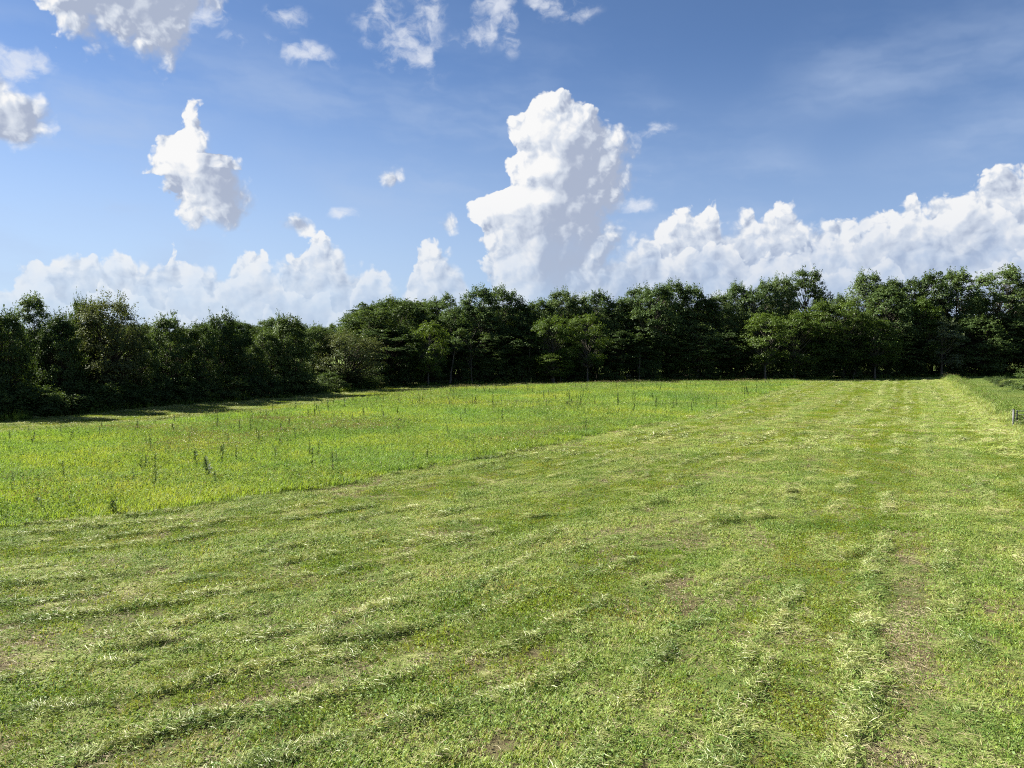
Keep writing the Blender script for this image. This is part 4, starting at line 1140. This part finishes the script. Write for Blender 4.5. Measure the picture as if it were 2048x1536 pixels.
# ------------------------------------------------------------------ heaps of cut grass
def heap(px, py, w, h, seed, label, forbs, straw):
    h *= 1.5
    x, y = on_ground(px, py)
    me = tuft_cut(seed, w * 1.6, 620, 0.08, 0.26, 0.006, h, M_CUT, forbs=forbs, straw=straw, align=0.7)
    me.name = "grass_heap"
    o = new_obj("grass_heap", me, loc=(x, y, float(ground_z(x, y)) + 0.01))
    o.rotation_euler = (0, 0, 0.5)
    tag(o, label, "grass heap", "heaps of cut grass left by the mower")
for i, (px, py, w, h, f, s_, lab) in enumerate([
    (1440, 1052, 0.95, 0.30, 260, 10, "largest dark rounded heap of cut weeds in the middle right of the mown field"),
    (1522, 1046, 0.6, 0.16, 60, 40, "small brownish heap just right of the largest dark heap"),
    (1578, 995, 0.6, 0.20, 60, 60, "heap with a spray of pale straw behind the largest dark heap"),
    (1314, 1014, 0.55, 0.18, 200, 6, "flat dark heap left behind the largest dark heap"),
    (272, 1302, 0.7, 0.20, 140, 24, "twiggy heap in the left foreground"),
    (770, 1284, 0.8, 0.18, 200, 14, "leafy heap with big pale green leaves in the foreground left of centre"),
    (655, 1296, 0.75, 0.16, 40, 50, "pale wispy heap of long straw left of the leafy heap"),
    (175, 1052, 0.8, 0.16, 80, 24, "pale straw heap at the meadow's mown edge on the left"),
    (1700, 1122, 0.8, 0.18, 160, 8, "dark heap at the right with long blades"),
    (1075, 1040, 0.6, 0.15, 120, 12, "small dark heap near the middle of the mown field"),
    (860, 1090, 0.9, 0.15, 100, 20, "long low heap in a row left of centre"),
    (200, 1160, 0.9, 0.16, 140, 14, "dark low heap in a row near the left edge")]):
    heap(px, py, w, h, 500 + i, lab, f, s_)

# ------------------------------------------------------------------ gate in the pasture fence
def metal_material():
    m, t = mat_new("galvanised_steel")
    geo = t.nodes.new('ShaderNodeNewGeometry')
    n1 = noise(S(geo.outputs['Position']), 14.0, 4.0, 0.6, dim='3D')
    p = t.nodes.new('ShaderNodeBsdfPrincipled'); p.inputs['Metallic'].default_value = 0.55
    c_ = mixc(n1, (0.045, 0.048, 0.052), (0.10, 0.104, 0.11)); t.links.new(c_.s, p.inputs['Base Color'])
    t.links.new((n1 * 0.3 + 0.4).s, p.inputs['Roughness'])
    o = t.nodes.new('ShaderNodeOutputMaterial'); t.links.new(p.outputs[0], o.inputs[0])
    return m
M_METAL = metal_material()
def pipe(name, a, b, r, parent):
    pts = np.linspace(a, b, 3)
    V, Q = tube(pts, np.full(3, r), 10)
    n = len(V)
    V = np.vstack([V, pts[0], pts[-1]])
    T = [(n, (i + 1) % 10, i) for i in range(10)] + [(n + 1, n - 10 + i, n - 10 + (i + 1) % 10) for i in range(10)]
    return new_obj(name, make_mesh(name, V, Q, T, [M_METAL], smooth=False), parent)
gx, gy = 28.75, 44.0
gz = float(ground_z(gx, gy))
post = new_obj("gate_post", None, loc=(gx, gy, gz))
pipe("post", (0, 0, -0.4), (0, 0, 1.16), 0.055, post)
pipe("cap", (0, 0, 1.162), (0, 0, 1.19), 0.062, post)
pipe("hinge", (0.0, -0.002, 0.95), (0.16, -0.002, 0.95), 0.014, post); pipe("hinge", (0.0, -0.002, 0.35), (0.16, -0.002, 0.35), 0.014, post)
tag(post, "round grey steel gate post in the weeds at the right edge", "gate post")
gate = new_obj("metal_gate", None, loc=(gx + 0.20, gy, gz))
pipe("stile", (0, 0, 0.15), (0, 0, 1.13), 0.032, gate); pipe("stile", (3.4, 0, 0.15), (3.4, 0, 1.13), 0.032, gate)
for z in (1.08, 0.86, 0.65, 0.45, 0.24):
    pipe("rail", (0.03, 0, z), (3.37, 0, z), 0.022, gate)
tag(gate, "grey tubular steel field gate cut by the right edge", "gate")
post2 = new_obj("gate_post", None, loc=(gx + 3.8, gy, gz))
pipe("post", (0, 0, -0.4), (0, 0, 1.16), 0.055, post2); pipe("cap", (0, 0, 1.162), (0, 0, 1.19), 0.062, post2)
tag(post2, "grey steel latch post of the gate, just past the right edge", "gate post")

# ------------------------------------------------------------------ bushes standing in the pasture
plant_tree("pasture_tree", 'hedge_light', 0, *[v * 76 for v in (ray(2118, 700)[0] / ray(2118, 700)[1], 1.0)], 4.0, 3.0,
           "leafy branches of a pasture tree reaching in from the right edge", rot=1.0)
for i, (px, py, h_, r_, lab) in enumerate([(2046, 862, 0.75, 0.6, "leafy weed clump in front of the steel gate"), (2004, 776, 1.3, 0.9, "dark weed bush in the middle of the pasture"), (1990, 768, 0.9, 0.7, "smaller weed bush left of the dark one in the pasture"),
                                          (2022, 774, 0.8, 0.8, "low weed bush right of the dark one in the pasture"), (1976, 762, 0.6, 0.8, "lowest weed bush at the back of the pasture")]):
    x, y = on_ground(px, py)
    plant_tree("weed_bush", 'bush', i, x, y, h_, r_, lab, "weed bushes in the pasture", category="bush")
